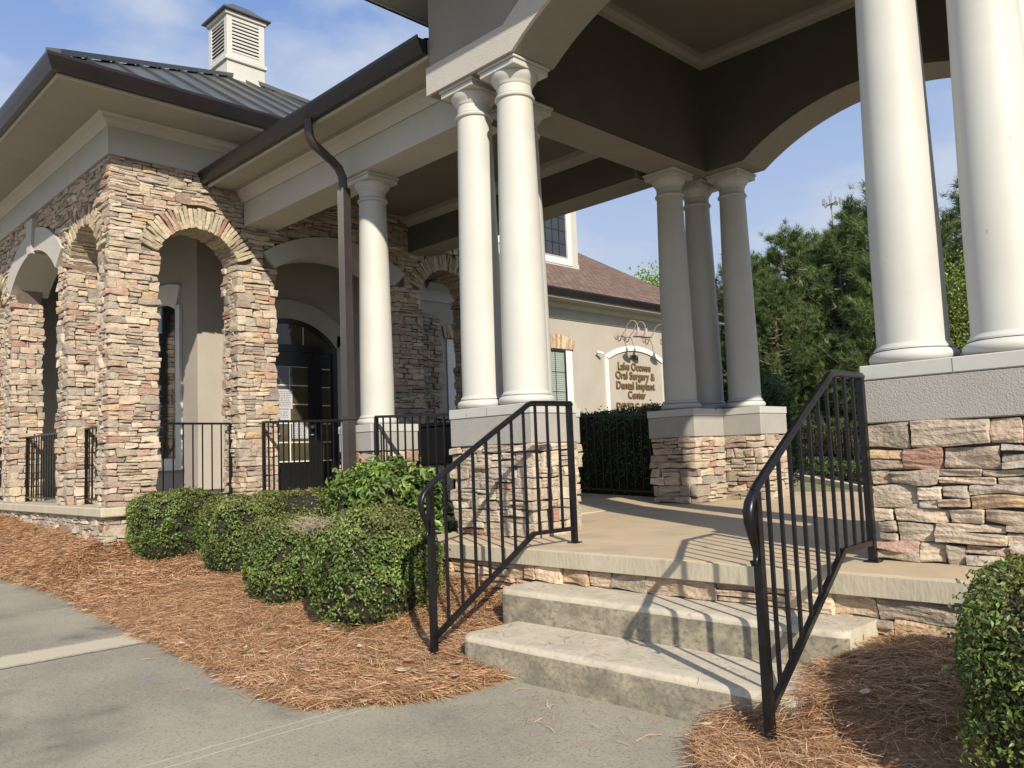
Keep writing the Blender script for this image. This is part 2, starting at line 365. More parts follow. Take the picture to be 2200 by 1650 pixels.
# ------------------------------------------------------------------ stones
def grid_cube(nx, ny, nz):
    vs = {}; F = []
    def vid(i, j, k):
        key = (i, j, k)
        if key not in vs: vs[key] = len(vs)
        return vs[key]
    for i in range(nx):
        for j in range(ny):
            F.append((vid(i, j, 0), vid(i, j+1, 0), vid(i+1, j+1, 0), vid(i+1, j, 0)))
            F.append((vid(i, j, nz), vid(i+1, j, nz), vid(i+1, j+1, nz), vid(i, j+1, nz)))
    for i in range(nx):
        for k in range(nz):
            F.append((vid(i, 0, k), vid(i+1, 0, k), vid(i+1, 0, k+1), vid(i, 0, k+1)))
            F.append((vid(i, ny, k), vid(i, ny, k+1), vid(i+1, ny, k+1), vid(i+1, ny, k)))
    for j in range(ny):
        for k in range(nz):
            F.append((vid(0, j, k), vid(0, j, k+1), vid(0, j+1, k+1), vid(0, j+1, k)))
            F.append((vid(nx, j, k), vid(nx, j+1, k), vid(nx, j+1, k+1), vid(nx, j, k+1)))
    V = np.array([k for k in vs], float)/np.array([nx, ny, nz])*2-1
    return V, np.array(F)
TPL = {'near': grid_cube(11, 4, 8), 'mid': grid_cube(6, 3, 5), 'far': grid_cube(3, 3, 2)}
BEIGE = [(0.50, 0.42, 0.315), (0.46, 0.39, 0.30), (0.56, 0.48, 0.37), (0.40, 0.345, 0.27), (0.52, 0.43, 0.33), (0.43, 0.38, 0.31), (0.36, 0.32, 0.27),
         (0.38, 0.235, 0.18), (0.45, 0.31, 0.24), (0.55, 0.40, 0.25), (0.50, 0.385, 0.29), (0.35, 0.27, 0.225)]
BEIGE = [(a*1.06, b*1.05, c*1.06) for a, b, c in BEIGE]
WB = [6, 5, 6, 4, 6, 4, 2, 1.1, 2.0, 1.0, 4, 1.2]
ORANGE = [(0.66, 0.47, 0.3), (0.6, 0.42, 0.27), (0.66, 0.53, 0.38), (0.54, 0.41, 0.29), (0.42, 0.35, 0.27)]
WO = [4, 3, 4, 3, 1]
TAN = [(0.52, 0.44, 0.33), (0.46, 0.39, 0.3), (0.56, 0.48, 0.37), (0.41, 0.36, 0.28), (0.36, 0.21, 0.16), (0.46, 0.41, 0.32)]
WT = [5, 4, 4, 3, 1, 3]
TAN = [(a*1.03, b*1.01, c*1.03) for a, b, c in TAN]
class Stones:
    def __init__(s, lod='mid', pal=BEIGE, wt=WB): s.V = []; s.F = []; s.C = []; s.n = 0; s.lod = lod; s.pal = pal; s.wt = wt
    def add(s, c, U, N, T, hu, hn, ht, col=None, rough=1.0):
        """rounded rough block; U,N,T unit axes and half sizes"""
        V, F = TPL[s.lod]; h = np.array([hu, hn, ht])
        p = V*h; r_ = min(0.0075, h.min()*0.35)
        inn = np.maximum(h - r_, 1e-4); q = np.clip(p, -inn, inn); d = p-q; ln = np.linalg.norm(d, axis=1, keepdims=True)
        p = np.where(ln > 1e-9, q + d/np.maximum(ln, 1e-9)*r_, p)
        ph = rng.uniform(0, 6.28, (3, 6)); k = rng.uniform(-1, 1, (6, 3))*np.array([28, 40, 45])
        disp = np.zeros_like(p)
        for i in range(6):
            for a in range(3): disp[:, a] += np.sin(p @ k[i] + ph[a, i])
        amp = min(0.005, hn*0.24, ht*0.2)*rough
        lay = np.sin(p[:, 2]*rng.uniform(120, 260) + p[:, 0]*rng.uniform(-25, 25) + ph[0, 0])*0.0028*rough*(V[:, 1] > -0.9)
        p = p + disp*amp*np.array([0.45, 0.75, 0.55])
        p[:, 1] += lay + V[:, 0]*rng.uniform(-1, 1)*0.006 + V[:, 2]*rng.uniform(-1, 1)*0.006*rough
        p[:, 2] += V[:, 0]*rng.uniform(-1, 1)*ht*0.06
        p = np.asarray(c) + p[:, :1]*U + p[:, 1:2]*N + p[:, 2:3]*T
        if col is None:
            col = s.pal[rnd.choices(range(len(s.pal)), s.wt)[0]]
        col = np.array(col)*rng.uniform(0.84, 1.14)
        s.V.append(p); s.F.append(F + s.n); s.n += len(p); s.C.append(np.repeat(col[None], len(p), 0))
    def build(s, name, parent, origin=None):
        o = mesh_obj(name, np.concatenate(s.V), np.concatenate(s.F), 'stone', parent, cols=np.concatenate(s.C), origin=origin); return autosmooth(o, 24)
UX = np.array([1., 0, 0]); UY = np.array([0, 1., 0]); UZ = np.array([0, 0, 1.])
def run(st, O, U, N, s0, s1, z0, z1, prot=(0.004, 0.03), lw=(0.12, 0.42), thin=0.6):
    """fill a rectangle of wall s0..s1 x z0..z1 with ledge stones standing on plane O"""
    if s1-s0 < 0.02: return
    x = s0; H = z1-z0
    while x < s1-1e-6:
        L_ = rnd.uniform(*lw)
        if s1-(x+L_) < lw[0]*0.7: L_ = s1-x
        xe = min(x+L_, s1); h = H
        parts = [(z0, z1)]
        if H > 0.06 and rnd.random() < thin:
            n = 2 if H < 0.1 or rnd.random() < 0.7 else 3
            c = sorted(rnd.uniform(0.35, 0.65) if n == 2 else (i+1)/3+rnd.uniform(-.06, .06) for i in range(n-1))
            c = [0]+c+[1]; parts = [(z0+c[i]*H, z0+c[i+1]*H) for i in range(n)]
        for a, b in parts:
            segs = [(x, xe)]
            if (xe-x) > 0.2 and rnd.random() < 0.45:
                m_ = x+(xe-x)*rnd.uniform(0.35, 0.65); segs = [(x, m_), (m_, xe)]
            for u0, u1 in segs:
                pr = rnd.uniform(*prot); g = 0.0022
                dn = 0.03
                st.add(O + U*((u0+u1)/2) + UZ*((a+b)/2) + N*(pr-dn), U, N, UZ, (u1-u0)/2-g, dn, (b-a)/2-g)
        x = xe
def courses(z0, z1, ch):
    zs = [z0]
    while zs[-1] < z1-1e-6:
        h = rnd.uniform(*ch)
        if z1-(zs[-1]+h) < ch[0]*0.8: h = z1-zs[-1]
        zs.append(zs[-1]+h)
    return list(zip(zs[:-1], zs[1:]))
def stone_pillar(st, x0, x1, y0, y1, z0, z1, ch=(0.06, 0.13), lw=(0.12, 0.36), prot=(0.004, 0.03), faces='nwse', thin=0.6):
    """rectangular pier: corner blocks plus runs between them"""
    for a, b in courses(z0, z1, ch):
        sub = [(a, b)]
        cor = {}
        for cx, cy in ((0, 0), (1, 0), (1, 1), (0, 1)):
            long_x = rnd.random() < 0.5
            lx = rnd.uniform(0.13, 0.22) if long_x else rnd.uniform(0.06, 0.1)
            ly = rnd.uniform(0.06, 0.1) if long_x else rnd.uniform(0.13, 0.22)
            lx = min(lx, (x1-x0)*0.48); ly = min(ly, (y1-y0)*0.48); cor[(cx, cy)] = (lx, ly)
            pr = rnd.uniform(prot[0], prot[1])
            X = (x0-pr, x0+lx) if cx == 0 else (x1-lx, x1+pr); Y = (y0-pr, y0+ly) if cy == 0 else (y1-ly, y1+pr)
            hs = [(a, b)]
            if b-a > 0.09 and rnd.random() < 0.5:
                m_ = a+(b-a)*rnd.uniform(.4, .6); hs = [(a, m_), (m_, b)]
            for za, zb in hs:
                st.add(((X[0]+X[1])/2, (Y[0]+Y[1])/2, (za+zb)/2), UX, UY, UZ, (X[1]-X[0])/2-.002, (Y[1]-Y[0])/2-.002, (zb-za)/2-.002)
        if 's' in faces: run(st, np.array([0, y0, 0.]), UX, -UY, x0+cor[(0, 0)][0], x1-cor[(1, 0)][0], a, b, prot, lw, thin)
        if 'n' in faces: run(st, np.array([0, y1, 0.]), UX, UY, x0+cor[(0, 1)][0], x1-cor[(1, 1)][0], a, b, prot, lw, thin)
        if 'e' in faces: run(st, np.array([x1, 0, 0.]), UY, UX, y0+cor[(1, 0)][1], y1-cor[(1, 1)][1], a, b, prot, lw, thin)
        if 'w' in faces: run(st, np.array([x0, 0, 0.]), UY, -UX, y0+cor[(0, 0)][1], y1-cor[(0, 1)][1], a, b, prot, lw, thin)

# ------------------------------------------------------------------ terrain heights
PEX = [-16, -10.94, -8.8, -6.75, -5.46, -4.52, -3.76, -3.46, -3.226, -3.08]
PEY = [2.55, 2.50, 2.52, 2.325, 2.21, 2.13, 2.054, 2.128, 2.357, 2.70]
def drive_z(x): return -0.55 + 0.0*x
FX = [-16, -13.8, -9.25, -8.0, -6.5, -5.0, -4.4, -3.6, -3.4]
FZ = [0.06, 0.0, -0.2, -0.25, -0.27, -0.25, -0.22, -0.36, -0.42]
FYX = [-16, -9.3, -9.2, -8.8, -4.9, -4.8, -3.3]
FYY = [3.12, 3.12, 3.4, 4.7, 4.7, 3.8, 3.8]
def bedL(x, y):
    ye = np.interp(x, PEX, PEY); yf = np.interp(x, FYX, FYY); zf = np.interp(x, FX, FZ)
    t = np.clip((y-ye)/np.maximum(yf-ye, .3), 0, 1); k = np.clip((x+8)/3.0, 0, 1); t2 = (1-(1-t)**1.5)*(1-k) + k*t**3.2
    return -0.55 + np.clip((-3.10-x)/0.4, 0, 1)*(zf+0.55)*t2 + 0.02*np.clip(t*12, 0, 1)*np.clip((-3.06-x)/0.1, 0, 1) + 0.012*np.sin(x*5.1+y*3)*np.sin(y*7-x*2)*np.clip(t*6, 0, 1)
QX = [-1.95, -1.89, -1.82, -1.70, -1.4, -0.9, 0.0, 3.0]
QY = [3.05, 3.0, 2.73, 2.58, 2.35, 2.15, 2.0, 1.9]
def sms(v): v = np.clip(v, 0, 1); return v*v*(3-2*v)
def bedR(x, y):
    ye = np.interp(x, QX, QY); e = np.clip((y-ye)*12, 0, 1); u = np.clip((x+1.92)/0.36, 0, 1)
    return -0.55 + 0.012*e + 0.03*sms((y-ye)/0.6)*u*(x > -1.5) + u*(0.15*sms((y-2.87)/0.16) + 0.075*sms((y-3.0)/0.6)) + 0.012*np.sin(x*9+y*5)*np.sin(y*8-x*3)*e
def back_z(x, y): return np.clip(-0.09 - 0.11*(x+9)*1.0*np.clip((y-9)/6, 0, 1)*0.9, -0.7, 0.25)

# ------------------------------------------------------------------ ground, driveway, beds
def heightmesh(name, xs, ys, fn, mat, **k):
    X, Y = np.meshgrid(xs, ys, indexing='ij'); Z = fn(X, Y); nx, ny = X.shape
    V = np.stack([X, Y, Z], -1).reshape(-1, 3); i, j = np.meshgrid(np.arange(nx-1), np.arange(ny-1), indexing='ij'); a = (i*ny+j).ravel()
    return mesh_obj(name, V, np.stack([a, a+ny, a+ny+1, a+1], -1), mat, smooth=True, **k)
def gz(x, y):
    t = np.clip((y-5.5)/3.0, 0, 1)
    z = -0.62*(1-t) + back_z(x, y)*t
    return z
xs = np.concatenate([np.linspace(-400, -30, 12), np.linspace(-25, 20, 60), np.linspace(30, 400, 12)])
ys = np.concatenate([np.linspace(-200, -10, 8), np.linspace(-8, 40, 60), np.linspace(50, 600, 12)])
tag(heightmesh('ground', xs, ys, gz, 'lawn'), 'dry green lawn behind the portico', 'ground', kind='structure')
# driveway sheet
mb = MB(); 
poly = [(-60, -60), (30, -60), (30, 3.6), (-3.0, 3.6)] + [(x, y+0.25) for x, y in zip(PEX[::-1], PEY[::-1])] + [(-60, 2.8)]
mb.prism(poly, 'z', -0.75, -0.55)
tag(mb.build('driveway', 'driveway'), 'weathered grey concrete drive in front of the porch', 'driveway', kind='structure')
# mulch beds
def bed(name, x0, x1, ex, ey, top, fn, n, mny):
    xs_ = np.linspace(x0, x1, n); V = []; F = []
    for x in xs_:
        ye = np.interp(x, ex, ey) + 0.012*math.sin(x*17)+0.01*math.sin(x*41+1)
        for j in range(mny):
            y = ye + (top(x)-ye)*(j/(mny-1)); V.append((x, y, float(fn(x, y)) if j else -0.553))
    for i in range(n-1):
        for j in range(mny-1): F.append((i*mny+j, (i+1)*mny+j, (i+1)*mny+j+1, i*mny+j+1))
    return tag(mesh_obj(name, V, F, 'mulch', smooth=True), None, None, kind='structure')
b1 = bed('mulch_bed', -16, -3.06, PEX, PEY, lambda x: 4.85 if x > -9.0 and x < -4.95 else 3.85, bedL, 260, 22)
tag(b1, 'mulch bed under the shrubs left of the steps', 'mulch bed')
b2 = bed('mulch_bed', -1.93, 4, QX, QY, lambda x: 4.6, bedR, 130, 24)
tag(b2, 'mulch bed right of the steps', 'mulch bed')

# ------------------------------------------------------------------ porch floor
def floor_z(x, y):
    if x > -5: return 0.04*max(0, (y-4.5))/4
    return 0.02 + (0.2-0.02)*min(1, (-5-x)/4.1)
mb = MB()
mb.bbox(-5.0, -0.42, 3.72, 8.9, -0.095, 0.0, 0.012)
pf = mb.build('porch_floor', 'floor', origin=(-2.8, 3.72, 0)); tag(pf, 'tan concrete porch floor under the portico', 'porch floor', kind='structure')
# thin worn front edge of the slab
mb = MB(); mb.bbox(-5.015, -0.405, 3.70, 3.7195, -0.1, -0.004, 0.003)
fe = mb.build('slab_edge', 'slab_edge', parent=pf)
# tooled joint lines on the floor
V = [(-5.0, 4.3, 0.004), (-0.6, 4.3, 0.004), (-0.6, 8.4, 0.05), (-5.0, 8.4, 0.05)]
mb = MB(); mb.prism([(4.25, -0.02), (4.25, 0.003), (8.95, 0.05), (8.95, -0.02)], 'x', -5.02, -0.45)
mb.build('floor_screed', 'floor', parent=pf)
MB().box(-4.35, -0.5, 5.52, 5.526, 0.0125, 0.0165).build('floor_joint', 'step', parent=pf)
mb = MB(); mb.prism([(-9.3, -0.1), (-9.3, 0.2), (-5.02, 0.03), (-5.02, -0.1)], 'y', 4.5, 7.75)
ff = mb.build('walkway_floor', 'floor', origin=(-7, 6, 0)); tag(ff, 'sloping tan concrete floor of the covered walkway', 'walkway floor', kind='structure')
mb = MB(); mb.bbox(-15.1, -9.16, 3.0, 9.0, 0.1, 0.2, 0.012)
ff = mb.build('pavilion_floor', 'slab_edge', origin=(-12, 6, 0)); tag(ff, 'weathered concrete floor slab of the stone pavilion', 'pavilion floor', kind='structure')

# steps
st0 = thing('concrete_steps', (-2.57, 3.4, -0.55), 'two weathered concrete steps up to the portico between the iron handrails', 'steps')
def rough_step(x0, x1, y0, y1, z0, z1, name):
    nx = 60; prof = [(y0+0.004, z0), (y0, z0+0.05), (y0, z1-0.03), (y0+0.004, z1-0.012), (y0+0.014, z1-0.003), (y0+0.03, z1), (y0+0.12, z1), (y1, z1)]
    V = []; F = []; m_ = len(prof)
    for i in range(nx+1):
        x = x0+(x1-x0)*i/nx
        cut = 0.03*max(0, 1-(i/1.2))**2 + 0.03*max(0, 1-((nx-i)/1.2))**2
        for j, (y, z) in enumerate(prof):
            V.append((x, y + cut*(1 if j < 7 else 0) + rnd.uniform(-1, 1)*0.0016*(1 if 2 <= j <= 5 else 0.2), z + rnd.uniform(-1, 1)*0.0012*(1 if 2 <= j <= 5 else 0.3)))
    for i in range(nx):
        for j in range(m_-1): F.append((i*m_+j, (i+1)*m_+j, (i+1)*m_+j+1, i*m_+j+1))
    n = len(V); V += [(x0, y1, z0), (x1, y1, z0)]
    F.append(tuple(list(range(0, m_))+[n])); F.append(tuple([n+1]+list(range(nx*m_+m_-1, nx*m_-1, -1))))
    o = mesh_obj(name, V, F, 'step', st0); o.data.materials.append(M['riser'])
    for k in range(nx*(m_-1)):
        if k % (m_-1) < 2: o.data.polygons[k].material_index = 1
    return autosmooth(o, 50)
rough_step(-3.62, -1.525, 3.415, 3.80, -0.56, -0.2, 'upper_step')
rough_step(-3.46, -1.52, 2.97, 3.413, -0.57, -0.372, 'lower_step')

# foundation stone
st = Stones('near', ORANGE, WO)
fo = thing('foundation_wall', (-2.8, 3.78, -0.3), 'low band of orange ledge stone below the portico slab, behind the steps', 'stone wall')
for a, b in courses(-0.5, -0.098, (0.08, 0.13)):
    run(st, np.array([0, 3.745, 0.]), UX, -UY, -4.96, -0.45, a, b, (0.0, 0.026), (0.16, 0.46), 0.4)
st.build('stone_facing', fo)
mb = MB(); mb.box(-4.95, -0.46, 3.765, 4.3, -0.6, -0.1); mb.build('mortar_backing', 'mortar', fo)
fo2 = thing('foundation_wall', (-9.2, 3.1, -0.2), 'low ledge stone base under the stone pavilion slab', 'stone wall')
st = Stones('mid', TAN, WT)
for a, b in courses(-0.45, 0.098, (0.06, 0.12)):
    run(st, np.array([0, 3.06, 0.]), UX, -UY, -15.0, -9.24, a, b, (0.0, 0.025), (0.12, 0.36), 0.6)
    run(st, np.array([-9.24, 0, 0.]), UY, UX, 3.06, 4.7, a, b, (0.0, 0.025), (0.12, 0.36), 0.6)
st.build('stone_facing', fo2)
mb = MB(); mb.box(-15, -9.255, 3.075, 8.9, -0.6, 0.1); mb.box(-9.25, -5.0, 4.62, 7.7, -0.6, 0.0); mb.build('mortar_backing', 'mortar', fo2)

# ------------------------------------------------------------------ columns and pedestals
def column(parent, cx, cy, z0, z1, rb=0.17, rt=0.138):
    H = z1-z0; s = []
    sh = []
    for i in range(25):
        t = i/24; r_ = rb + (rt-rb)*max(0, (t-0.12)/0.88)**1.35
        sh.append((r_, z0+0.10+(H-0.10-0.26)*t))
    c = autosmooth(MB().lathe(sh, cx, cy, 48).build('column', 'white', parent), 35)
    base = []
    for i in range(13):
        a = -math.pi/2 + math.pi*i/12; base.append((0.172+0.04*math.cos(a), z0+0.036+0.034*math.sin(a)))
    base += [(rb+0.016, z0+0.073), (rb+0.016, z0+0.082), (rb+0.007, z0+0.092), (rb, z0+0.104)]
    base = [(0.05, z0-0.0)] + base + [(0.05, z0+0.104)]
    autosmooth(MB().lathe(base, cx, cy, 48).build('base_moulding', 'white', c), 40)
    zt = z1-0.265
    cap = [(0.05, zt), (rt, zt), (rt+0.014, zt+0.006), (rt+0.019, zt+0.017), (rt+0.014, zt+0.028), (rt+0.002, zt+0.032), (rt+0.006, zt+0.04), (rt-0.002, zt+0.046),
           (rt-0.002, zt+0.105), (rt+0.006, zt+0.112), (rt+0.008, zt+0.122), (rt+0.018, zt+0.137), (rt+0.034, zt+0.157), (rt+0.044, zt+0.180), (rt+0.045, zt+0.195), (0.05, zt+0.195)]
    k = MB().lathe(cap, cx, cy, 48)
    k2 = MB(); a = 0.188
    k2.bbox(cx-a, cx+a, cy-a, cy+a, zt+0.196, zt+0.24, 0.004); k2.bbox(cx-a-0.012, cx+a+0.012, cy-a-0.012, cy+a+0.012, zt+0.2405, z1, 0.004)
    k.add(k2.v, k2.f)
    autosmooth(k.build('capital', 'white', c), 40)
    return c
def pedestal(parent, boxes, z0, zc, lod='mid', pal=BEIGE, wt=WB, lw=(0.13, 0.34)):
    """boxes: plan rectangles of an L; stone up to 0.66, stucco band, painted cap"""
    zs = z0+0.665*(zc-z0)/0.955 if True else 0
    st = Stones(lod, pal, wt); core = MB(); band = MB(); cp = MB()
    for i, (x0, x1, y0, y1) in enumerate(boxes):
        e = 0.0015*i
        stone_pillar(st, x0+0.02, x1-0.02, y0+0.02, y1-0.02, z0, zs, (0.06, 0.115), lw, (0.0, 0.034))
        core.box(x0+0.045, x1-0.045, y0+0.045, y1-0.045, z0, zs+0.01)
        band.bbox(x0+e, x1-e, y0+e, y1-e, zs+0.002, zc-0.075, 0.006)
        cp.bbox(x0-0.006+e, x1+0.006-e, y0-0.006+e, y1+0.006-e, zc-0.0745, zc-e, 0.005)
    p = band.build('pedestal', 'stucco_grey', parent)
    st.build('stone_facing', p); core.build('mortar_core', 'mortar', p); cp.build('cap', 'cap', p)
    return p

po = thing('portico', (-2.83, 6.1, 0.0), 'tall stuccoed entrance portico with arched beams on clusters of white columns, nearest building at right', 'portico')
ZC = 0.955
pedestal(po, [(-4.9, -4.02, 4.17, 4.66), (-4.9, -4.45, 4.66, 5.2)], 0.0, ZC, 'near', TAN, WT)
pedestal(po, [(-1.69, -0.76, 4.17, 4.66), (-1.28, -0.76, 4.66, 5.2)], 0.0, ZC+0.012, 'near', BEIGE, WB, lw=(0.14, 0.42))
pedestal(po, [(-5.18, -4.61, 7.16, 7.72), (-5.18, -4.18, 7.72, 8.28)], 0.035, ZC+0.04)
pedestal(po, [(-1.05, -0.48, 7.16, 7.72), (-1.48, -0.48, 7.72, 8.28)], 0.035, ZC+0.04)
for cx, cy in ((-4.737, 4.39), (-4.27, 4.39), (-4.745, 4.95)): column(po, cx, cy, ZC, 3.56)
for cx, cy in ((-1.505, 4.39), (-1.06, 4.39), (-1.06, 4.95)): column(po, cx, cy, ZC+0.012, 3.56)
for cx, cy in ((-4.915, 7.4), (-4.935, 7.97), (-4.485, 7.97), (-0.76, 7.43), (-0.76, 8.0), (-1.21, 8.0)): column(po, cx, cy, ZC+0.04, 3.56)
capj = [c for c in po.children_recursive if c.name.startswith('cap.') or c.name == 'cap']
for xj, zt_ in ((-4.47, ZC), (-1.26, ZC+0.012)):
    MB().box(xj-0.0015, xj+0.0015, 4.1625, 4.1638, zt_-0.073, zt_-0.006).build('cap_joint', 'mortar', capj[0] if xj < -3 else capj[1])
# beams, gable wall with segmental arch
CXP = -2.83
def arc(half, z0, rise, n=24, c=CXP):
    Rr = (half*half+rise*rise)/(2*rise); out_ = []
    for i in range(n+1):
        x = -half+2*half*i/n; out_.append((c+x, z0+math.sqrt(Rr*Rr-x*x)-(Rr-rise)))
    return out_
def arch_wall(y0, y1, half, rise, zb=3.56, zt=4.78, x0=-5.04, x1=-0.62, mat='stucco', name='arched_beam'):
    lo = [(x0, zb)] + arc(half, zb, rise) + [(x1, zb)]
    up = [(p[0], zt) for p in lo]
    m_ = MB().strip(lo, up, 'y', y0, y1); return m_.build(name, mat, po)
arch_wall(4.19, 4.62, 1.23, 0.41)
arch_wall(7.66, 8.12, 1.33, 0.42, x0=-5.15, x1=-0.51)
# raised band along the arch
lo = [(-5.055, 3.56)] + arc(1.23, 3.56, 0.41) + [(-0.605, 3.56)]
up = [(-5.055, 3.79)] + arc(1.31, 3.79, 0.43) + [(-0.605, 3.79)]
lo[0] = (-5.055, 3.557); lo[-1] = (-0.605, 3.557)
MB().strip(lo, up, 'y', 4.16, 4.189).build('arch_band', 'stucco_light', po)
MB().box(-5.055, -5.041, 4.19, 4.64, 3.557, 3.79).build('corner_band', 'stucco_light', po)
for x0, x1, ya, yb in ((-5.04, -4.6, 4.62, 7.66), (-1.06, -0.62, 4.62, 7.66)):
    MB().box(x0, x1, ya, yb, 3.562, 4.78).build('side_beam', 'stucco', po)
# thin dark skins on the inner walls, porch shade put into their colour
MB().box(-4.5985, -4.594, 4.62, 7.655, 3.5625, 4.72).build('inner_shade_skin', 'painted_shade', po)
MB().box(-1.066, -1.0615, 4.62, 7.655, 3.5625, 4.72).build('inner_shade_skin', 'painted_shade', po)
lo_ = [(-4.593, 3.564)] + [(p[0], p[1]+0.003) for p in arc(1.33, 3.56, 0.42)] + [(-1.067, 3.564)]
MB().strip(lo_, [(p[0], 4.72) for p in lo_], 'y', 7.6545, 7.659).build('inner_shade_skin', 'painted_shade', po)
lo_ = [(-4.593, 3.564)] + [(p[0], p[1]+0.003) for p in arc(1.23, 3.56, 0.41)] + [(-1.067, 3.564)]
MB().strip(lo_, [(p[0], 4.72) for p in lo_], 'y', 4.6215, 4.626).build('inner_shade_skin', 'painted_shade', po)
# ceiling and crown moulding
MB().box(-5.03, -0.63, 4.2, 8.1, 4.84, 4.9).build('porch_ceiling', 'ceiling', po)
cr_ = MB()
prof = [(0.0, 4.70), (0.02, 4.70), (0.035, 4.735), (0.075, 4.77), (0.09, 4.82), (0.09, 4.842), (0.0, 4.842)]
cr_.prism([(4.62+a, z) for a, z in prof], 'x', -4.6, -1.06); cr_.prism([(7.66-a, z) for a, z in prof], 'x', -4.6, -1.06)
cr_.prism([(-4.6+a, z) for a, z in prof], 'y', 4.62, 7.66); cr_.prism([(-1.06-a, z) for a, z in prof], 'y', 4.62, 7.66)
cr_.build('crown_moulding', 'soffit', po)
MB().box(-5.04, -0.62, 4.19, 8.12, 4.782, 4.838).build('wall_plate', 'stucco', po)
# remove overlap problem: the plate is a ring outside the room
po.children[-1].data.clear_geometry()
rg = MB(); rg.box(-5.03, -0.63, 4.2, 4.6, 4.781, 4.839); rg.box(-5.03, -0.63, 7.68, 8.1, 4.781, 4.839); rg.box(-5.03, -4.62, 4.6, 7.68, 4.781, 4.839); rg.box(-1.04, -0.63, 4.6, 7.68, 4.781, 4.839)
tmp = rg.build('wall_plate_ring', 'stucco', po); bad = [c for c in po.children if c.name.startswith('wall_plate') and c is not tmp]
for c in bad: bpy.data.objects.remove(c)
tmp.name = 'wall_plate'
# eaves and roof of the portico
ev = MB(); E0, E1, F0, F1 = -5.62, -0.04, 3.50, 8.75
ev.box(E0, -5.045, F0, F1, 4.60, 4.64); ev.box(-0.615, E1, F0, F1, 4.60, 4.64); ev.box(-5.045, -0.615, F0, 4.185, 4.60, 4.64); ev.box(-5.045, -0.615, 8.125, F1, 4.60, 4.64)
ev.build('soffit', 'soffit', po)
def gutter_ring(parent, x0, x1, y0, y1, zb, ht=0.14, d=0.11, sides='nsew', mat='gutter'):
    g = MB()
    pr = [(0, 0), (0.055*d/0.11, 0), (d*0.8, ht*0.45), (d, ht*0.8), (d, ht), (d-0.012, ht), (d-0.012, ht*0.85), (0, ht*0.85)]
    # mitred loop: offset the profile outward on each side
    V = []; F = []; n = len(pr)
    cs = [(x0, y0, -1, -1), (x1, y0, 1, -1), (x1, y1, 1, 1), (x0, y1, -1, 1)]
    for cx, cy, sx, sy in cs:
        for a, z in pr: V.append((cx+sx*a, cy+sy*a, zb+z))
    for k in range(4):
        if 'senw'[k] not in sides: continue
        q = (k+1) % 4
        for i in range(n): F.append((k*n+i, q*n+i, q*n+(i+1) % n, k*n+(i+1) % n))
    g.add(V, F)
    return g.build('gutter', mat, parent)
def fascia(parent, x0, x1, y0, y1, z0, z1, t=0.02, mat='trim'):
    f = MB(); f.box(x0-t, x1+t, y0-t, y0, z0, z1); f.box(x0-t, x1+t, y1, y1+t, z0, z1); f.box(x0-t, x0, y0, y1, z0, z1); f.box(x1, x1+t, y0, y1, z0, z1)
    return f.build('fascia', mat, parent)
fascia(po, E0, E1, F0, F1, 4.59, 4.77)
gutter_ring(po, E0-0.022, E1+0.022, F0-0.022, F1+0.022, 4.61)
def hip_roof(parent, x0, x1, y0, y1, z0, zt, mat, name='roof'):
    if (x1-x0) < (y1-y0): hx = (x1-x0)/2; rl = [(x0+hx, y0+hx, zt), (x0+hx, y1-hx, zt)]
    else: hx = (y1-y0)/2; rl = [(x0+hx, y0+hx, zt), (x1-hx, y0+hx, zt)]
    m_ = MB(); V = [(x0, y0, z0), (x1, y0, z0), (x1, y1, z0), (x0, y1, z0)]+rl
    F = [(0, 4, 3), (1, 2, 5), (0, 1, 5, 4), (2, 3, 4, 5), (0, 1, 1+4-5, 3)] if False else [(0, 4, 3), (1, 2, 5), (0, 1, 5, 4), (2, 3, 4, 5)] if (x1-x0) >= (y1-y0) else [(0, 1, 4), (2, 3, 5), (1, 2, 5, 4), (3, 0, 4, 5)]
    m_.add(V, F); return m_.build(name, mat, parent)
hip_roof(po, E0-0.05, E1+0.05, F0-0.05, F1+0.05, 4.775, 6.2, 'shingles')

# ------------------------------------------------------------------ breezeway
bw = thing('covered_walkway', (-7.1, 6.1, 0.0), 'low covered walkway with dark gutter and one white column, between portico and stone pavilion', 'covered walkway')
XA, XB = -9.22, -5.06; ZCL = 4.06
bm_ = MB(); bm_.box(XA, XB, 4.65, 5.05, 3.5, 3.84); bm_.box(XA, XB, 4.7, 5.045, 3.84, ZCL); bm_.build('front_beam', 'trim', bw)
MB().box(XA, -5.18, 7.17, 7.58, 3.55, ZCL).build('rear_beam', 'stucco', bw)
MB().box(XA, -5.19, 7.1645, 7.169, 3.552, ZCL-0.14).build('inner_shade_skin', 'painted_shade', bw)  # dark skin on the beam, walkway shade painted as colour
MB().box(XA, XB, 5.05, 7.17, ZCL, ZCL+0.05).build('walkway_ceiling', 'ceiling', bw)
c_ = MB(); prof = [(a, b+ZCL-3.845) for a, b in [(0.0, 3.70), (0.015, 3.70), (0.03, 3.73), (0.07, 3.78), (0.08, 3.84), (0.0, 3.84)]]
c_.prism([(5.052+a, z+0.004) for a, z in prof], 'x', XA, XB-0.02); c_.prism([(7.168-a, z+0.004) for a, z in prof], 'x', XA, XB-0.02); c_.build('crown_moulding', 'soffit', bw)
c_ = MB(); prof = [(0.0, 3.79), (-0.015, 3.79), (-0.03, 3.82), (-0.07, 3.855), (-0.085, 3.90), (-0.12, 3.925), (0.0, 3.925)]
c_.prism([(4.648+a, z) for a, z in prof], 'x', XA, XB); c_.build('frieze_moulding', 'trim', bw)
MB().box(XA, XB, 4.22, 4.65, 3.928, 3.95).build('soffit', 'vent', bw)
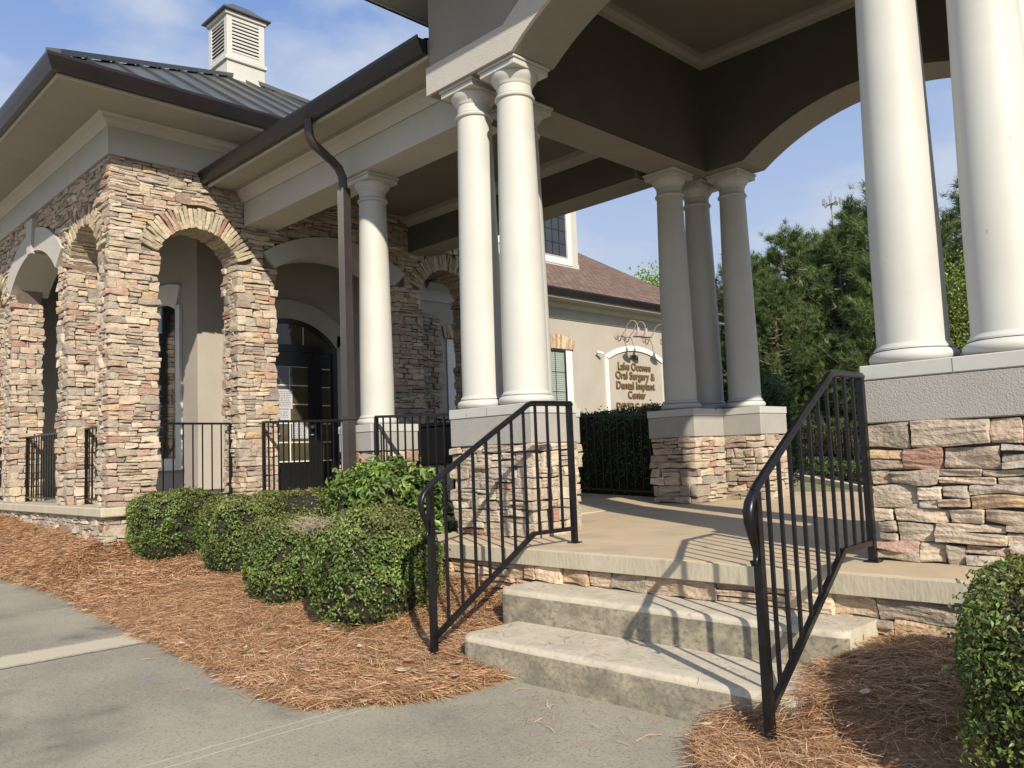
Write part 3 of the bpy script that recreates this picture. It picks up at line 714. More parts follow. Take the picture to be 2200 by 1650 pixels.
MB().box(XA, XB, 4.5, 4.64, 3.915, 3.9275).build('soffit_strip', 'soffit', bw)
MB().box(XA, XB, 4.195, 4.218, 3.90, 4.05).build('fascia', 'trim', bw)
MB().box(XA, XB, 7.7, 8.0, 3.93, 3.95).build('rear_soffit', 'soffit', bw)
def gutter_x(parent, xa, xb, y, zb, ht=0.14, d=0.11, sgn=-1):
    pr = [(0, 0), (0.055*d/0.11, 0), (d*0.8, ht*0.45), (d, ht*0.8), (d, ht), (d-0.012, ht), (d-0.012, ht*0.85), (0, ht*0.85)]
    return MB().prism([(y+sgn*a, zb+z) for a, z in pr], 'x', xa, xb).build('gutter', 'gutter', parent)
gutter_x(bw, -9.31, XB, 4.19, 3.925)
V = [(XA, 4.16, 4.06), (XB, 4.16, 4.06), (XB, 6.1, 4.75), (XA, 6.1, 4.75), (XA, 8.04, 4.06), (XB, 8.04, 4.06)]
MB().add(V, [(0, 1, 2, 3), (3, 2, 5, 4), (0, 3, 4), (1, 5, 2)]).build('roof', 'metal_roof', bw)
# column of the walkway
pedestal(bw, [(-7.14, -6.58, 4.6, 5.17)], 0.08, ZC-0.015)
column(bw, -6.86, 4.88, ZC-0.015, 3.5)
# downspout: gutter outlet, S-bend, vertical pipe with ribs
ds = MB(); p = [(-6.84, 4.13, 3.93), (-6.84, 4.13, 3.84), (-6.845, 4.145, 3.76), (-6.85, 4.19, 3.70), (-6.86, 4.40, 3.585), (-6.87, 4.485, 3.53), (-6.875, 4.53, 3.45), (-6.875, 4.54, 3.3)]
ds.tube(p, [0.041]*8, 8, 1.2, side=(1, 0, 0)); dsp = autosmooth(ds.build('downspout', 'downspout', bw), 50)
dv = MB(); x0, x1 = -6.93, -6.82
pts = [(x0, 4.50)]; 
for i in range(6):
    a = x0+(x1-x0)*(i+0.25)/6; b = x0+(x1-x0)*(i+0.75)/6; pts += [(a, 4.50), (a+0.004, 4.507), (b-0.004, 4.507), (b, 4.50)]
pts += [(x1, 4.50), (x1, 4.585), (x0, 4.585)]
dv.prism(pts[1:], 'z', -0.2, 3.33); dv.build('pipe', 'downspout', dsp)
MB().box(x0-0.012, x1+0.012, 4.492, 4.588, 1.0, 1.03).build('strap', 'downspout', dsp)
MB().bbox(-6.975, -6.945, 4.52, 4.56, 0.5, 0.98, 0.004).build('conduit', 'white', dsp)

# ------------------------------------------------------------------ stone pavilion
pv = thing('stone_pavilion', (-12.1, 6.0, 0.2), 'ledge stone entrance pavilion with arched openings, metal hip roof and white louvred cupola, at left', 'pavilion')
PX, PY = -9.25, 3.1
PT = 0.40; ZF = 0.2; ZSP = 3.03
piers = [  # x0,x1,y0,y1
 (-9.62, PX, 3.1, 3.63), (-9.65, PX, 4.57, 5.08), (-9.65, PX, 6.91, 7.40), (-9.65, PX, 8.34, 8.9),
 (-11.05, -10.62, PY, 3.5), (-13.58, -13.12, PY, 3.5), (-15.0, -14.6, PY, 3.5),
 (-11.05, -10.62, 8.5, 8.9), (-13.58, -13.12, 8.5, 8.9)]
for (x0, x1, y0, y1) in piers:
    st = Stones('mid'); stone_pillar(st, x0+.01, x1-.01, y0+.01, y1-.01, ZF, ZSP, (0.06, 0.12), (0.12, 0.3), (0.0, 0.032), thin=0.62)
    o = st.build('stone_pier', pv)
    MB().box(x0+.04, x1-.04, y0+.04, y1-.04, ZF, ZSP).build('mortar_core', 'mortar', o)
# upper walls: face courses cut by the arches
def seg_arc(c, half, zs, rise):
    Rr = (half*half+rise*rise)/(2*rise); return c, zs+rise-Rr, Rr
A_E = [dict(c=4.10, half=0.47, zs=ZSP+0.02, rise=0.33, ring=0.25), dict(c=5.995, half=0.915, zs=3.05, rise=0.27, ring=0.24, stucco=True), dict(c=7.87, half=0.47, zs=ZSP+0.02, rise=0.33, ring=0.25)]
A_S = [dict(c=-10.12, half=0.5, zs=ZSP+0.02, rise=0.4, ring=0.25), dict(c=-12.085, half=1.035, zs=3.13, rise=0.4, ring=0.30, stucco=True), dict(c=-14.1, half=0.5, zs=ZSP+0.02, rise=0.4, ring=0.25)]
def intervals(s0, s1, z, arches):
    iv = [(s0, s1)]
    for A in arches:
        cz = A['zs']+A['rise']-(A['half']**2+A['rise']**2)/(2*A['rise']); Rr = (A['half']**2+A['rise']**2)/(2*A['rise'])+A['ring']
        if z < A['zs']: w_ = A['half']
        else:
            dz = z-cz
            if dz >= Rr: continue
            w_ = math.sqrt(max(0, Rr*Rr-dz*dz)); lim = A['half']+A['ring']*0.75; w_ = min(w_, lim)
        a, b = A['c']-w_, A['c']+w_; ni = []
        for u, v in iv:
            if b <= u or a >= v: ni.append((u, v)); continue
            if a > u: ni.append((u, a))
            if b < v: ni.append((b, v))
        iv = ni
    return iv
def upper_wall(name, O, U, N, s0, s1, arches, z0=ZSP, z1=4.06):
    st = Stones('mid'); 
    for a, b in courses(z0, z1, (0.06, 0.12)):
        for u, v in intervals(s0, s1, (a+b)/2, arches): run(st, O, U, N, u, v, a, b, (0.0, 0.032), (0.12, 0.38), 0.62)
    for A in arches:
        if A.get('stucco'): continue
        Rr = (A['half']**2+A['rise']**2)/(2*A['rise']); cz = A['zs']+A['rise']-Rr; am = math.asin(A['half']/Rr)
        n = int(round(2*am*(Rr+A['ring']/2)/0.05))
        for i in range(n):
            th = -am*1.0 + 2*am*(i+0.5)/n; rr_ = A['ring']*rnd.uniform(0.92, 1.06); rc = Rr+rr_/2
            T = U*math.sin(th)+UZ*math.cos(th); Sd = U*math.cos(th)-UZ*math.sin(th)
            wd = 2*am*(Rr+rr_/2)/n/2-0.002
            c = O + U*(A['c']+math.sin(th)*rc) + UZ*(cz+math.cos(th)*rc) + N*(rnd.uniform(0.012, 0.03)-0.20)
            st.add(c, Sd, N, T, wd, 0.20, rr_/2, col=rnd.choices([(0.52, 0.44, 0.31), (0.55, 0.47, 0.34), (0.46, 0.39, 0.28), (0.42, 0.25, 0.19), (0.45, 0.4, 0.3)], [4, 4, 3, 1, 2])[0])
    return st.build(name, pv)
upper_wall('stone_wall', np.array([PX-0.01, 0, 0.]), UY, UX, 3.1, 8.9, A_E)
upper_wall('stone_wall', np.array([0, PY+0.01, 0.]), UX, -UY, -15.0, -9.25, A_S)
def wall_core(a0, a1, s0, s1, arches, axis, name):
    pts = [(s0, ZSP)]
    m_ = MB(); xs_ = [s0]
    for A in arches: xs_ += list(np.linspace(A['c']-A['half']-0.02, A['c']+A['half']+0.02, 17))
    xs_ = sorted(set(xs_+[s1])); lo = []
    def zl(s):
        for A in arches:
            if abs(s-A['c']) < A['half']+0.0199:
                Rr = (A['half']**2+A['rise']**2)/(2*A['rise']); cz = A['zs']+A['rise']-Rr; return cz+math.sqrt(max(0, Rr*Rr-(s-A['c'])**2))+0.03
        return ZSP
    for i in range(len(xs_)-1):
        za = zl(xs_[i]+1e-4); zb = zl(xs_[i+1]-1e-4)
        m_.prism([(xs_[i], za), (xs_[i+1], zb), (xs_[i+1], 4.06), (xs_[i], 4.06)], axis, a0, a1)
    return m_.build(name, 'mortar' if name == 'wall_core' else 'stucco', pv)
wall_core(-9.60, -9.29, 3.14, 8.86, A_E, 'x', 'wall_core'); wall_core(3.14, 3.46, -15.0, -9.64, A_S, 'y', 'wall_core')
# stucco surrounds of the wide arches, with soffit depth and keystone
for A, ax in ((A_E[1], 'x'), (A_S[1], 'y')):
    Rr = (A['half']**2+A['rise']**2)/(2*A['rise']); cz = A['zs']+A['rise']-Rr; hw = A['half']; lo = []; up = []
    for i in range(25):
        s = -hw-0.005+2*(hw+0.005)*i/24; lo.append((A['c']+s, cz+math.sqrt(max(0, Rr*Rr-s*s)))); k = 1+A['ring']*0.75/hw
        up.append((A['c']+s*k, min(cz+math.sqrt(max(0, (Rr+A['ring'])**2-(s*k)**2)), 9)))
    m_ = MB()
    if ax == 'x': m_.strip(lo, up, 'x', -9.70, PX+0.035)
    else: m_.strip(lo, up, 'y', PY-0.035, 3.55)
    o = m_.build('arch_surround', 'stucco_light', pv)
    if ax == 'x': continue
    kz0 = A['zs']+A['rise']-0.03; kz1 = kz0+0.46
    poly = [(A['c']-0.09, kz0), (A['c']+0.09, kz0), (A['c']+0.15, kz1), (A['c']-0.15, kz1)]
    MB().prism(poly, ax, *((PX-0.3, PX+0.07) if ax == 'x' else (PY-0.07, PY+0.3))).build('keystone', 'stucco_light', o)
# frieze, crown, soffit, gutter, roof
fz = MB(); g = 0.03
fz.box(-15.05, PX+g, PY-g, PY+0.4, 4.05, 4.40); fz.box(PX-0.4, PX+g, PY+0.4, 8.9+g, 4.05, 4.40); fz.box(-15.05, PX-0.4, 8.5, 8.9+g, 4.05, 4.40)
fz.build('frieze', 'trim', pv)
OH = 0.72; cm = MB(); prf = [(0.0, 4.36), (0.012, 4.36), (0.03, 4.385), (0.075, 4.41), (0.09, 4.445), (0.13, 4.462), (0.0, 4.462)]
V = []; F = []; n = len(prf)
for cx, cy, sx, sy in ((-15.05, PY-g, -1, -1), (PX+g, PY-g, 1, -1), (PX+g, 8.9+g, 1, 1), (-15.05, 8.9+g, -1, 1)):
    for a, z in prf: V.append((cx+sx*a, cy+sy*a, z))
for k in range(3):
    for i in range(n): F.append((k*n+i, (k+1)*n+i, (k+1)*n+(i+1) % n, k*n+(i+1) % n))
cm.add(V, F); cm.build('crown_moulding', 'trim', pv)
XO, YO0, YO1 = PX+OH, PY-OH, 8.9+OH
sf = MB(); sf.box(-15.8, XO, YO0, PY, 4.463, 4.48); sf.box(PX, XO, PY, 8.9, 4.463, 4.48); sf.box(-15.8, XO, 8.9, YO1, 4.463, 4.48); sf.build('soffit', 'soffit', pv)
fascia(pv, -15.8, XO, YO0, YO1, 4.45, 4.62)
gutter_ring(pv, -15.83, XO+0.022, YO0-0.022, YO1+0.022, 4.475, ht=0.15, d=0.12)
MB().box(-15, -9.6, 3.46, 8.6, 3.92, 3.98).build('pavilion_ceiling', 'ceiling', pv)
APX = np.array([-12.1, 6.0, 6.86])
ex0, ex1, ey0, ey1, ez = -15.88, XO+0.07, YO0-0.07, YO1+0.07, 4.625
rf = MB(); V = [(ex0, ey0, ez), (ex1, ey0, ez), (ex1, ey1, ez), (ex0, ey1, ez), tuple(APX)]
rf.add(V, [(0, 1, 4), (1, 2, 4), (2, 3, 4), (3, 0, 4), (0, 3, 2, 1)])
rfo = rf.build('roof', 'metal_roof', pv)
sm = MB()   # standing seams on the east and south slopes
def seam(p0, p1, nrm, h=0.035, w_=0.008):
    p0 = Vector(p0); p1 = Vector(p1); d = (p1-p0).normalized(); nn = Vector(nrm).normalized(); s_ = d.cross(nn).normalized()
    vs_ = []
    for p_ in (p0, p1):
        for a, b in ((-1, -0.02), (1, -0.02), (1, 1), (-1, 1)): vs_.append(p_+s_*a*w_+nn*(b*h))
    sm.add(vs_, [(0, 1, 2, 3), (7, 6, 5, 4), (0, 4, 5, 1), (1, 5, 6, 2), (2, 6, 7, 3), (3, 7, 4, 0)])
hx = ex1-APX[0]; hz = APX[2]-ez; nE = (hz, 0, hx); hy = APX[1]-ey0; nS = (0, -hz, hy)
for i in range(-9, 10):
    y = APX[1]+i*0.41
    if abs(y-APX[1]) < hy-0.1:
        t = abs(y-APX[1])/hy; seam((ex1, y, ez), (APX[0]+hx*t, y, APX[2]-hz*t), nE)
    x = APX[0]+i*0.41
    if abs(x-APX[0]) < hx-0.1:
        t = abs(x-APX[0])/hx; seam((x, ey0, ez), (x, APX[1]-hy*t, APX[2]-hz*t), nS)
for cx, cy in ((ex1, ey0), (ex1, ey1), (ex0, ey0)): seam((cx, cy, ez+0.01), tuple(APX+np.array([0, 0, 0.01])), (0.2*(1 if cx > -12 else -1), 0, 1), 0.055, 0.075)
sm.build('standing_seams', 'metal_roof', rfo)
# cupola
cu = MB(); a = 0.32; cu.box(APX[0]-a, APX[0]+a, APX[1]-a, APX[1]+a, 6.35, 6.98); cup = cu.build('cupola', 'white', pv)
c2 = MB(); c2.bbox(APX[0]-a-.035, APX[0]+a+.035, APX[1]-a-.035, APX[1]+a+.035, 6.95, 7.02, .008)
for sx in (-1, 1):
    for sy in (-1, 1): c2.box(APX[0]+sx*a-sx*0.09, APX[0]+sx*a, APX[1]+sy*a-sy*0.09, APX[1]+sy*a, 7.02, 7.72)
for z0, z1 in ((7.02, 7.10), (7.64, 7.72)):
    c2.box(APX[0]-a+.004, APX[0]+a-.004, APX[1]-a+.004, APX[1]+a-.004, z0, z1)
c2.bbox(APX[0]-a-.03, APX[0]+a+.03, APX[1]-a-.03, APX[1]+a+.03, 7.7, 7.76, .006); c2.build('corner_posts', 'white', cup)
lv = MB()
for k in range(9):
    z = 7.112+k*0.059
    for sx in (1, -1):
        lv.prism([(APX[0]+sx*(a-0.008), z-0.004), (APX[0]+sx*(a-0.004), z+0.006), (APX[0]+sx*(a-0.04), z+0.058), (APX[0]+sx*(a-0.05), z+0.05)], 'y', APX[1]-a+.09, APX[1]+a-.09)
        lv.prism([(APX[1]+sx*(a-0.008), z-0.004), (APX[1]+sx*(a-0.004), z+0.006), (APX[1]+sx*(a-0.04), z+0.058), (APX[1]+sx*(a-0.05), z+0.05)], 'x', APX[0]-a+.09, APX[0]+a-.09)
lv.build('louvres', 'white', cup)
ra = 0.405; V = [(APX[0]-ra, APX[1]-ra, 7.765), (APX[0]+ra, APX[1]-ra, 7.765), (APX[0]+ra, APX[1]+ra, 7.765), (APX[0]-ra, APX[1]+ra, 7.765)]
rb_ = 0.12; V2 = [(APX[0]-rb_, APX[1]-rb_, 8.02), (APX[0]+rb_, APX[1]-rb_, 8.02), (APX[0]+rb_, APX[1]+rb_, 8.02), (APX[0]-rb_, APX[1]+rb_, 8.02)]
cr2 = MB(); cr2.add(V+V2+[(APX[0], APX[1], 8.07)], [(0, 1, 5, 4), (1, 2, 6, 5), (2, 3, 7, 6), (3, 0, 4, 7), (0, 3, 2, 1), (4, 5, 8), (5, 6, 8), (6, 7, 8), (7, 4, 8)])
cr2.box(APX[0]-ra, APX[0]+ra, APX[1]-ra, APX[1]+ra, 7.762, 7.785); cr2.build('cap_roof', 'metal_roof', cup)

# ------------------------------------------------------------------ main building
mbd = thing('main_building', (-14, 12, 0), 'grey stucco office building wing behind the walkway with brown shingle roof and dormer', 'building')
XW = -12.0
# entrance core inside the pavilion
MB().box(-15.5, -10.7, 4.71, 7.35, 0.2, 3.93).build('entrance_wall', 'stucco_wall', mbd)
wl = MB(); wl.box(-20, XW, 8.62, 19.3, -0.6, 4.0); wl.box(-20, -15.05, 3.6, 8.62, -0.6, 4.0); wl.box(-15.5, XW, 7.36, 8.62, -0.3, 3.9)
wall = wl.build('wall', 'stucco_wall', mbd)
MB().box(XW+0.001, XW+0.03, 8.95, 19.33, 3.57, 3.87).build('frieze', 'trim', mbd)
MB().prism([(XW+0.031, 3.86), (XW+0.05, 3.80), (XW+0.12, 3.86), (XW+0.14, 3.905), (XW+0.03, 3.905)], 'y', 9.7, 19.33).build('crown_moulding', 'trim', mbd)
MB().box(XW-0.1, -11.5, 9.7, 19.75, 3.906, 3.93).build('soffit', 'soffit', mbd)
MB().box(-11.5, -11.48, 9.7, 19.75, 3.90, 4.07).build('fascia', 'trim', mbd)
pr = [(0, 0), (0.055, 0), (0.09, 0.06), (0.11, 0.12), (0.11, 0.15), (0.098, 0.15), (0.098, 0.12), (0, 0.12)]
MB().prism([(-11.478+a, 3.945+z) for a, z in pr], 'y', 9.7, 19.78).build('gutter', 'gutter', mbd)
ZR = 4.05; PI_ = 0.55
def rz(x): return ZR+PI_*(-11.45-x)
rb2 = MB(); V = [(-11.40, 9.7, rz(-11.40)+.03), (-11.40, 19.8, rz(-11.40)+.03), (-17.6, 19.8, rz(-17.6)+.03), (-17.6, 9.7, rz(-17.6)+.03), (-24, 19.8, rz(-11.4)), (-24, 9.7, rz(-11.4))]
V += [(v[0], v[1], v[2]-0.06) for v in V]
rb2.add(V, [(0, 1, 2, 3), (3, 2, 4, 5), (6, 9, 8, 7), (9, 11, 10, 8), (0, 6, 7, 1), (1, 7, 8, 2), (2, 8, 10, 4), (0, 3, 9, 6), (3, 5, 11, 9)])
rb2.build('roof', 'shingles', mbd)
MB().prism([(XW, 3.95), (-17.6, rz(-17.6)-0.1), (-20, 3.95)], 'y', 19.0, 19.28).build('gable_wall', 'stucco_wall', mbd)
# dormer
XD = -14.0
d_ = MB(); d_.box(-17, XD, 12.2, 16.58, 5.3, 8.3); dm = d_.build('dormer', 'stucco_light', mbd)
MB().box(XD-0.02, XD+0.012, 12.2, 16.6, rz(XD)+0.0, rz(XD)+0.15).build('base_trim', 'stucco_light', dm)
def window(parent, X, y0, y1, z0, z1, tw=0.12, tb=0.12, cols=4, rows=5, mat='glass', trimmat='bright_trim', blinds=False, face=1, rec=0.1, top=True):
    """window on a wall facing +X: white trim frame, dark sash, glass, muntins"""
    f = MB(); f.box(X-0.12, X+0.03, y0-tw, y0, z0-tb, z1+(tb if top else 0)); f.box(X-0.12, X+0.03, y1, y1+tw, z0-tb, z1+(tb if top else 0)); f.box(X-0.12, X+0.03, y0, y1, z0-tb, z0)
    if top: f.box(X-0.12, X+0.03, y0, y1, z1, z1+tb)
    o = f.build('window', trimmat, parent)
    s_ = MB(); t = 0.05
    s_.box(X+0.001, X+0.02, y0, y0+t, z0, z1); s_.box(X+0.001, X+0.02, y1-t, y1, z0, z1); s_.box(X+0.001, X+0.02, y0+t, y1-t, z0, z0+t); s_.box(X+0.001, X+0.02, y0+t, y1-t, z1-t, z1)
    s_.build('sash', 'gutter' if blinds else 'stucco_grey', o)
    if blinds:
        b_ = MB(); z = z0+t
        while z < z1-t: b_.prism([(X+0.004, z), (X+0.0115, z+0.004), (X+0.0115, z+0.032), (X+0.004, z+0.034)], 'y', y0+t, y1-t); z += 0.044
        b_.build('blind', 'blinds', o)
    else: MB().box(X+0.002, X+0.008, y0+t, y1-t, z0+t, z1-t).build('pane', mat, o)
    g_ = MB()
    for i in range(1, cols): y = y0+t+(y1-y0-2*t)*i/cols; g_.box(X+0.012, X+0.018, y-0.008, y+0.008, z0+t, z1-t)
    for i in range(1, rows): z = z0+t+(z1-z0-2*t)*i/rows; g_.box(X+0.0125, X+0.0175, y0+t, y1-t, z-0.008, z+0.008)
    g_.build('muntins', 'gutter', o)
    return o
window(dm, XD, 15.0, 16.15, 5.68, 7.5, 0.16, 0.16, 4, 5)
window(dm, XD, 12.7, 13.6, 5.9, 7.5, 0.16, 0.16, 4, 5)
def lintel(parent, X, yc, half, z0, h, pal=None):
    st = Stones('mid'); n = 22; Rr = 1.1
    for i in range(n):
        th = -0.42+0.84*(i+0.5)/n; y = yc+math.sin(th)*half/math.sin(0.42); zb = z0
        T = UY*math.sin(th*0.7)+UZ*math.cos(th*0.7); Sd = UY*math.cos(th*0.7)-UZ*math.sin(th*0.7)
        hh = h*(1-0.35*(abs(th)/0.42)**2)
        st.add(np.array([X+0.02, y, zb+hh/2]), Sd, UX, T, half/n*0.95, 0.03, hh/2, col=rnd.choice([(0.5, 0.37, 0.24), (0.54, 0.42, 0.29), (0.42, 0.3, 0.2), (0.56, 0.47, 0.33)]), rough=0.7)
    return st.build('stone_lintel', parent)
w2 = window(mbd, XW, 12.62, 13.62, 1.45, 2.86, 0.2, 0.1, 3, 3, blinds=True, top=False)
lintel(mbd, XW, 13.12, 0.78, 2.885, 0.34)
w1 = window(mbd, XW, 10.37, 11.37, 1.45, 2.86, 0.2, 0.1, 3, 3, blinds=True, top=False)
lintel(mbd, XW, 10.87, 0.78, 2.885, 0.34)
# entrance door (black, arched transom, one sidelight either side)
XDo = -10.7; YC = 6.06
door = thing('tmp', (0, 0, 0), None, None); bpy.data.objects.remove(door)
fr = MB()
def darc(half, zs, rise, n=20):
    Rr = (half*half+rise*rise)/(2*rise); return [(YC-half+2*half*i/n, zs+math.sqrt(Rr*Rr-(-half+2*half*i/n)**2)-(Rr-rise)) for i in range(n+1)]
o_lo = darc(0.80, 2.30, 0.40); o_up = darc(1.0, 2.50, 0.48)
fr.strip(o_lo, o_up, 'x', XDo, XDo+0.05); fr.box(XDo, XDo+0.05, YC-1.0, YC-0.80, 0.2, 2.50); fr.box(XDo, XDo+0.05, YC+0.80, YC+1.0, 0.2, 2.50)
dsur = fr.build('door_surround', 'stucco_light', mbd)
dd = MB(); dd.box(XDo+0.001, XDo+0.012, YC-0.80, YC+0.80, 0.2, 2.3); 
inn = darc(0.72, 2.30, 0.33); dd.strip(darc(0.80, 2.30, 0.395), [(p[0], p[1]) for p in darc(0.80, 2.30, 0.40)], 'x', XDo+0.001, XDo+0.03)
dd.strip(inn, [(YC+(p[0]-YC)*0.80/0.72, p[1]+0.075) for p in inn], 'x', XDo+0.002, XDo+0.035)
dd.box(XDo+0.001, XDo+0.035, YC-0.80, YC-0.72, 0.2, 2.30); dd.box(XDo+0.001, XDo+0.035, YC+0.72, YC+0.80, 0.2, 2.30)
dd.box(XDo+0.001, XDo+0.035, YC-0.72, YC+0.72, 2.22, 2.32)
for y in (-0.44, 0.44): dd.box(XDo+0.001, XDo+0.035, YC+y-0.05, YC+y+0.05, 0.2, 2.22)
dd.box(XDo+0.001, XDo+0.03, YC-0.39, YC+0.39, 0.2, 0.52)
dfr = dd.build('door_frame', 'door', mbd)
tg = MB(); tg.strip([(p[0], 2.32) for p in inn], inn, 'x', XDo+0.004, XDo+0.01)
for (ya, yb, za, zb) in ((-0.30, -0.005, 0.62, 2.0), (0.005, 0.30, 0.62, 2.0), (0.54, 0.68, 0.62, 1.98), (-0.68, -0.54, 0.62, 1.98)):
    tg.box(XDo+0.013, XDo+0.018, YC+ya, YC+yb, za, zb)
tg.build('glass', 'door_glass', dfr)
lf = MB(); lf.box(XDo+0.012, XDo+0.03, YC-0.39, YC-0.30, 0.52, 2.2); lf.box(XDo+0.012, XDo+0.03, YC+0.30, YC+0.39, 0.52, 2.2); lf.box(XDo+0.012, XDo+0.03, YC-0.30, YC+0.30, 2.0, 2.2)
lfo = lf.build('door_leaf', 'door', dfr)
mu_ = MB()
mu_.box(XDo+0.019, XDo+0.024, YC-0.008, YC+0.008, 0.62, 2.0)
for k in range(6): mu_.box(XDo+0.0185, XDo+0.0235, YC-0.30, YC+0.30, 0.62+k*0.276-0.008, 0.62+k*0.276+0.008)
for s_ in (-1, 1):
    for k in range(6): mu_.box(XDo+0.0185, XDo+0.0235, YC+s_*0.54, YC+s_*0.68, 0.62+k*0.272-0.007, 0.62+k*0.272+0.007)
for y in (-0.24, 0.24): mu_.box(XDo+0.011, XDo+0.016, YC+y-0.008, YC+y+0.008, 2.32, 2.6)
mu_.box(XDo+0.019, XDo+0.025, YC-0.305, YC-0.29, 0.62, 2.0)
mu_.build('white_muntins', 'bright_trim', dfr)
kn = MB(); kn.lathe([(0.0, 0), (0.02, 0.0), (0.03, 0.02), (0.02, 0.04), (0.0, 0.04)], 0, 0, 12)
kn.v = [(XDo+0.05+z, YC+0.345+x, 1.12+y) for x, y, z in kn.v]; kn.build('knob', 'tower', dfr)
hd = MB(); hd.tube([(XDo+0.03, YC+0.345, 1.0), (XDo+0.075, YC+0.345, 1.0), (XDo+0.075, YC+0.28, 1.0)], 0.009, 8); hd.build('handle', 'tower', dfr)
for (y0, y1, z0, z1, nm) in ((-0.31, 0.04, 1.38, 1.66, 'upper pale notice with printed lines taped to the black entrance door'), (-0.31, 0.0, 1.22, 1.37, 'wide low notice taped just under the upper one on the entrance door'), (0.03, 0.29, 0.95, 1.21, 'lowest notice of large bold lines taped to the right half of the door glass')):
    nt_ = thing('paper_notice', (XDo+0.03, YC+(y0+y1)/2, z0), nm, 'notice')
    MB().box(XDo+0.0265, XDo+0.028, YC+y0, YC+y1, z0, z1).build('sheet', 'paper', nt_)
    ln = MB(); z = z1-0.03
    while z > z0+0.02:
        a = y0+0.03; 
        while a < y1-0.04:
            b = min(a+rnd.uniform(0.015, 0.05), y1-0.03); ln.box(XDo+0.0281, XDo+0.0285, YC+a, YC+b, z-0.008, z); a = b+0.01
        z -= 0.026
    ln.build('printed_lines', 'ink', nt_)
# tall window on the south face of the entrance core, with white surround
YS = 4.71
sw = MB(); wx0, wx1 = -12.45, -11.33
def swarc(x0, x1, zs, rise, n=12):
    c = (x0+x1)/2; h = (x1-x0)/2; Rr = (h*h+rise*rise)/(2*rise); return [(x0+(x1-x0)*i/n, zs+math.sqrt(Rr*Rr-(x0+(x1-x0)*i/n-c)**2)-(Rr-rise)) for i in range(n+1)]
sw.strip(swarc(wx0, wx1, 2.80, 0.13), swarc(wx0-0.14, wx1+0.14, 3.12, 0.1), 'y', YS-0.04, YS)
sw.box(wx0-0.14, wx0, YS-0.04, YS, 0.6, 2.85); sw.box(wx1, wx1+0.14, YS-0.04, YS, 0.6, 2.85); sw.box(wx0, wx1, YS-0.04, YS, 0.6, 0.72); sw.box(wx0-0.16, wx1+0.16, YS-0.055, YS, 0.56, 0.6)
sw.v = [v for v in sw.v]
swo = sw.build('tall_window', 'bright_trim', mbd)
pn = MB(); pn.strip([(p[0], 0.74) for p in swarc(wx0, wx1, 2.8, 0.13)], swarc(wx0, wx1, 2.8, 0.13), 'y', YS-0.012, YS-0.002); pn.build('pane', 'glass', swo)
MB().box(wx1-0.04, wx1, YS-0.03, YS-0.013, 0.72, 2.82).build('sash', 'door', swo)

# ------------------------------------------------------------------ wall sign with raised letters
sg = thing('wall_sign', (XW, 16.17, 1.5), 'arched wall sign with white frame and bronze letters naming a dental surgery centre', 'sign')
fr = MB(); c0, h0 = 16.19, 1.10
def sarc(half, zs, rise, n=20):
    Rr = (half*half+rise*rise)/(2*rise); return [(c0-half+2*half*i/n, zs+math.sqrt(Rr*Rr-(-half+2*half*i/n)**2)-(Rr-rise)) for i in range(n+1)]
fr.strip(sarc(1.09, 2.76, 0.25), sarc(1.21, 2.82, 0.31), 'x', XW, XW+0.04); fr.box(XW, XW+0.04, c0-1.21, c0-1.09, 1.1, 2.80); fr.box(XW, XW+0.04, c0+1.09, c0+1.21, 1.1, 2.80)
fr.build('frame', 'bright_trim', sg)
LETT = []
def text(parent, body, y, z, size, width, bold=0.0, name='letters'):
    cu_ = bpy.data.curves.new(name, 'FONT'); cu_.body = body; cu_.size = size; cu_.align_x = 'CENTER'; cu_.extrude = 0.012; cu_.offset = bold
    o = bpy.data.objects.new(name, cu_); SC.collection.objects.link(o); bpy.context.view_layer.update()
    dg = bpy.context.evaluated_depsgraph_get(); me = bpy.data.meshes.new_from_object(o.evaluated_get(dg)); bpy.data.objects.remove(o); bpy.data.curves.remove(cu_)
    v = np.zeros(len(me.vertices)*3); me.vertices.foreach_get('co', v); v = v.reshape(-1, 3)
    wd = v[:, 0].max()-v[:, 0].min(); k = width/wd
    v2 = np.stack([XW+0.026+v[:, 2], y+v[:, 0]*k, z+v[:, 1]], 1) - org(parent)
    me.vertices.foreach_set('co', v2.ravel()); me.materials.append(M['gold'])
    ob = bpy.data.objects.new(name, me); SC.collection.objects.link(ob); ob.parent = parent; return ob
text(sg, '1031', 16.12, 2.79, 0.175, 0.30, 0.003)
text(sg, 'Lake Oconee', 16.12, 2.535, 0.255, 1.30, 0.003)
text(sg, 'Oral Surgery &', 16.14, 2.315, 0.255, 1.56, 0.003)
text(sg, 'Dental Implant', 16.14, 2.075, 0.255, 1.54, 0.003)
text(sg, 'Center', 16.16, 1.85, 0.255, 0.70, 0.003)
text(sg, 'DAVID C. MILLER', 16.19, 1.62, 0.17, 1.7, 0.003)
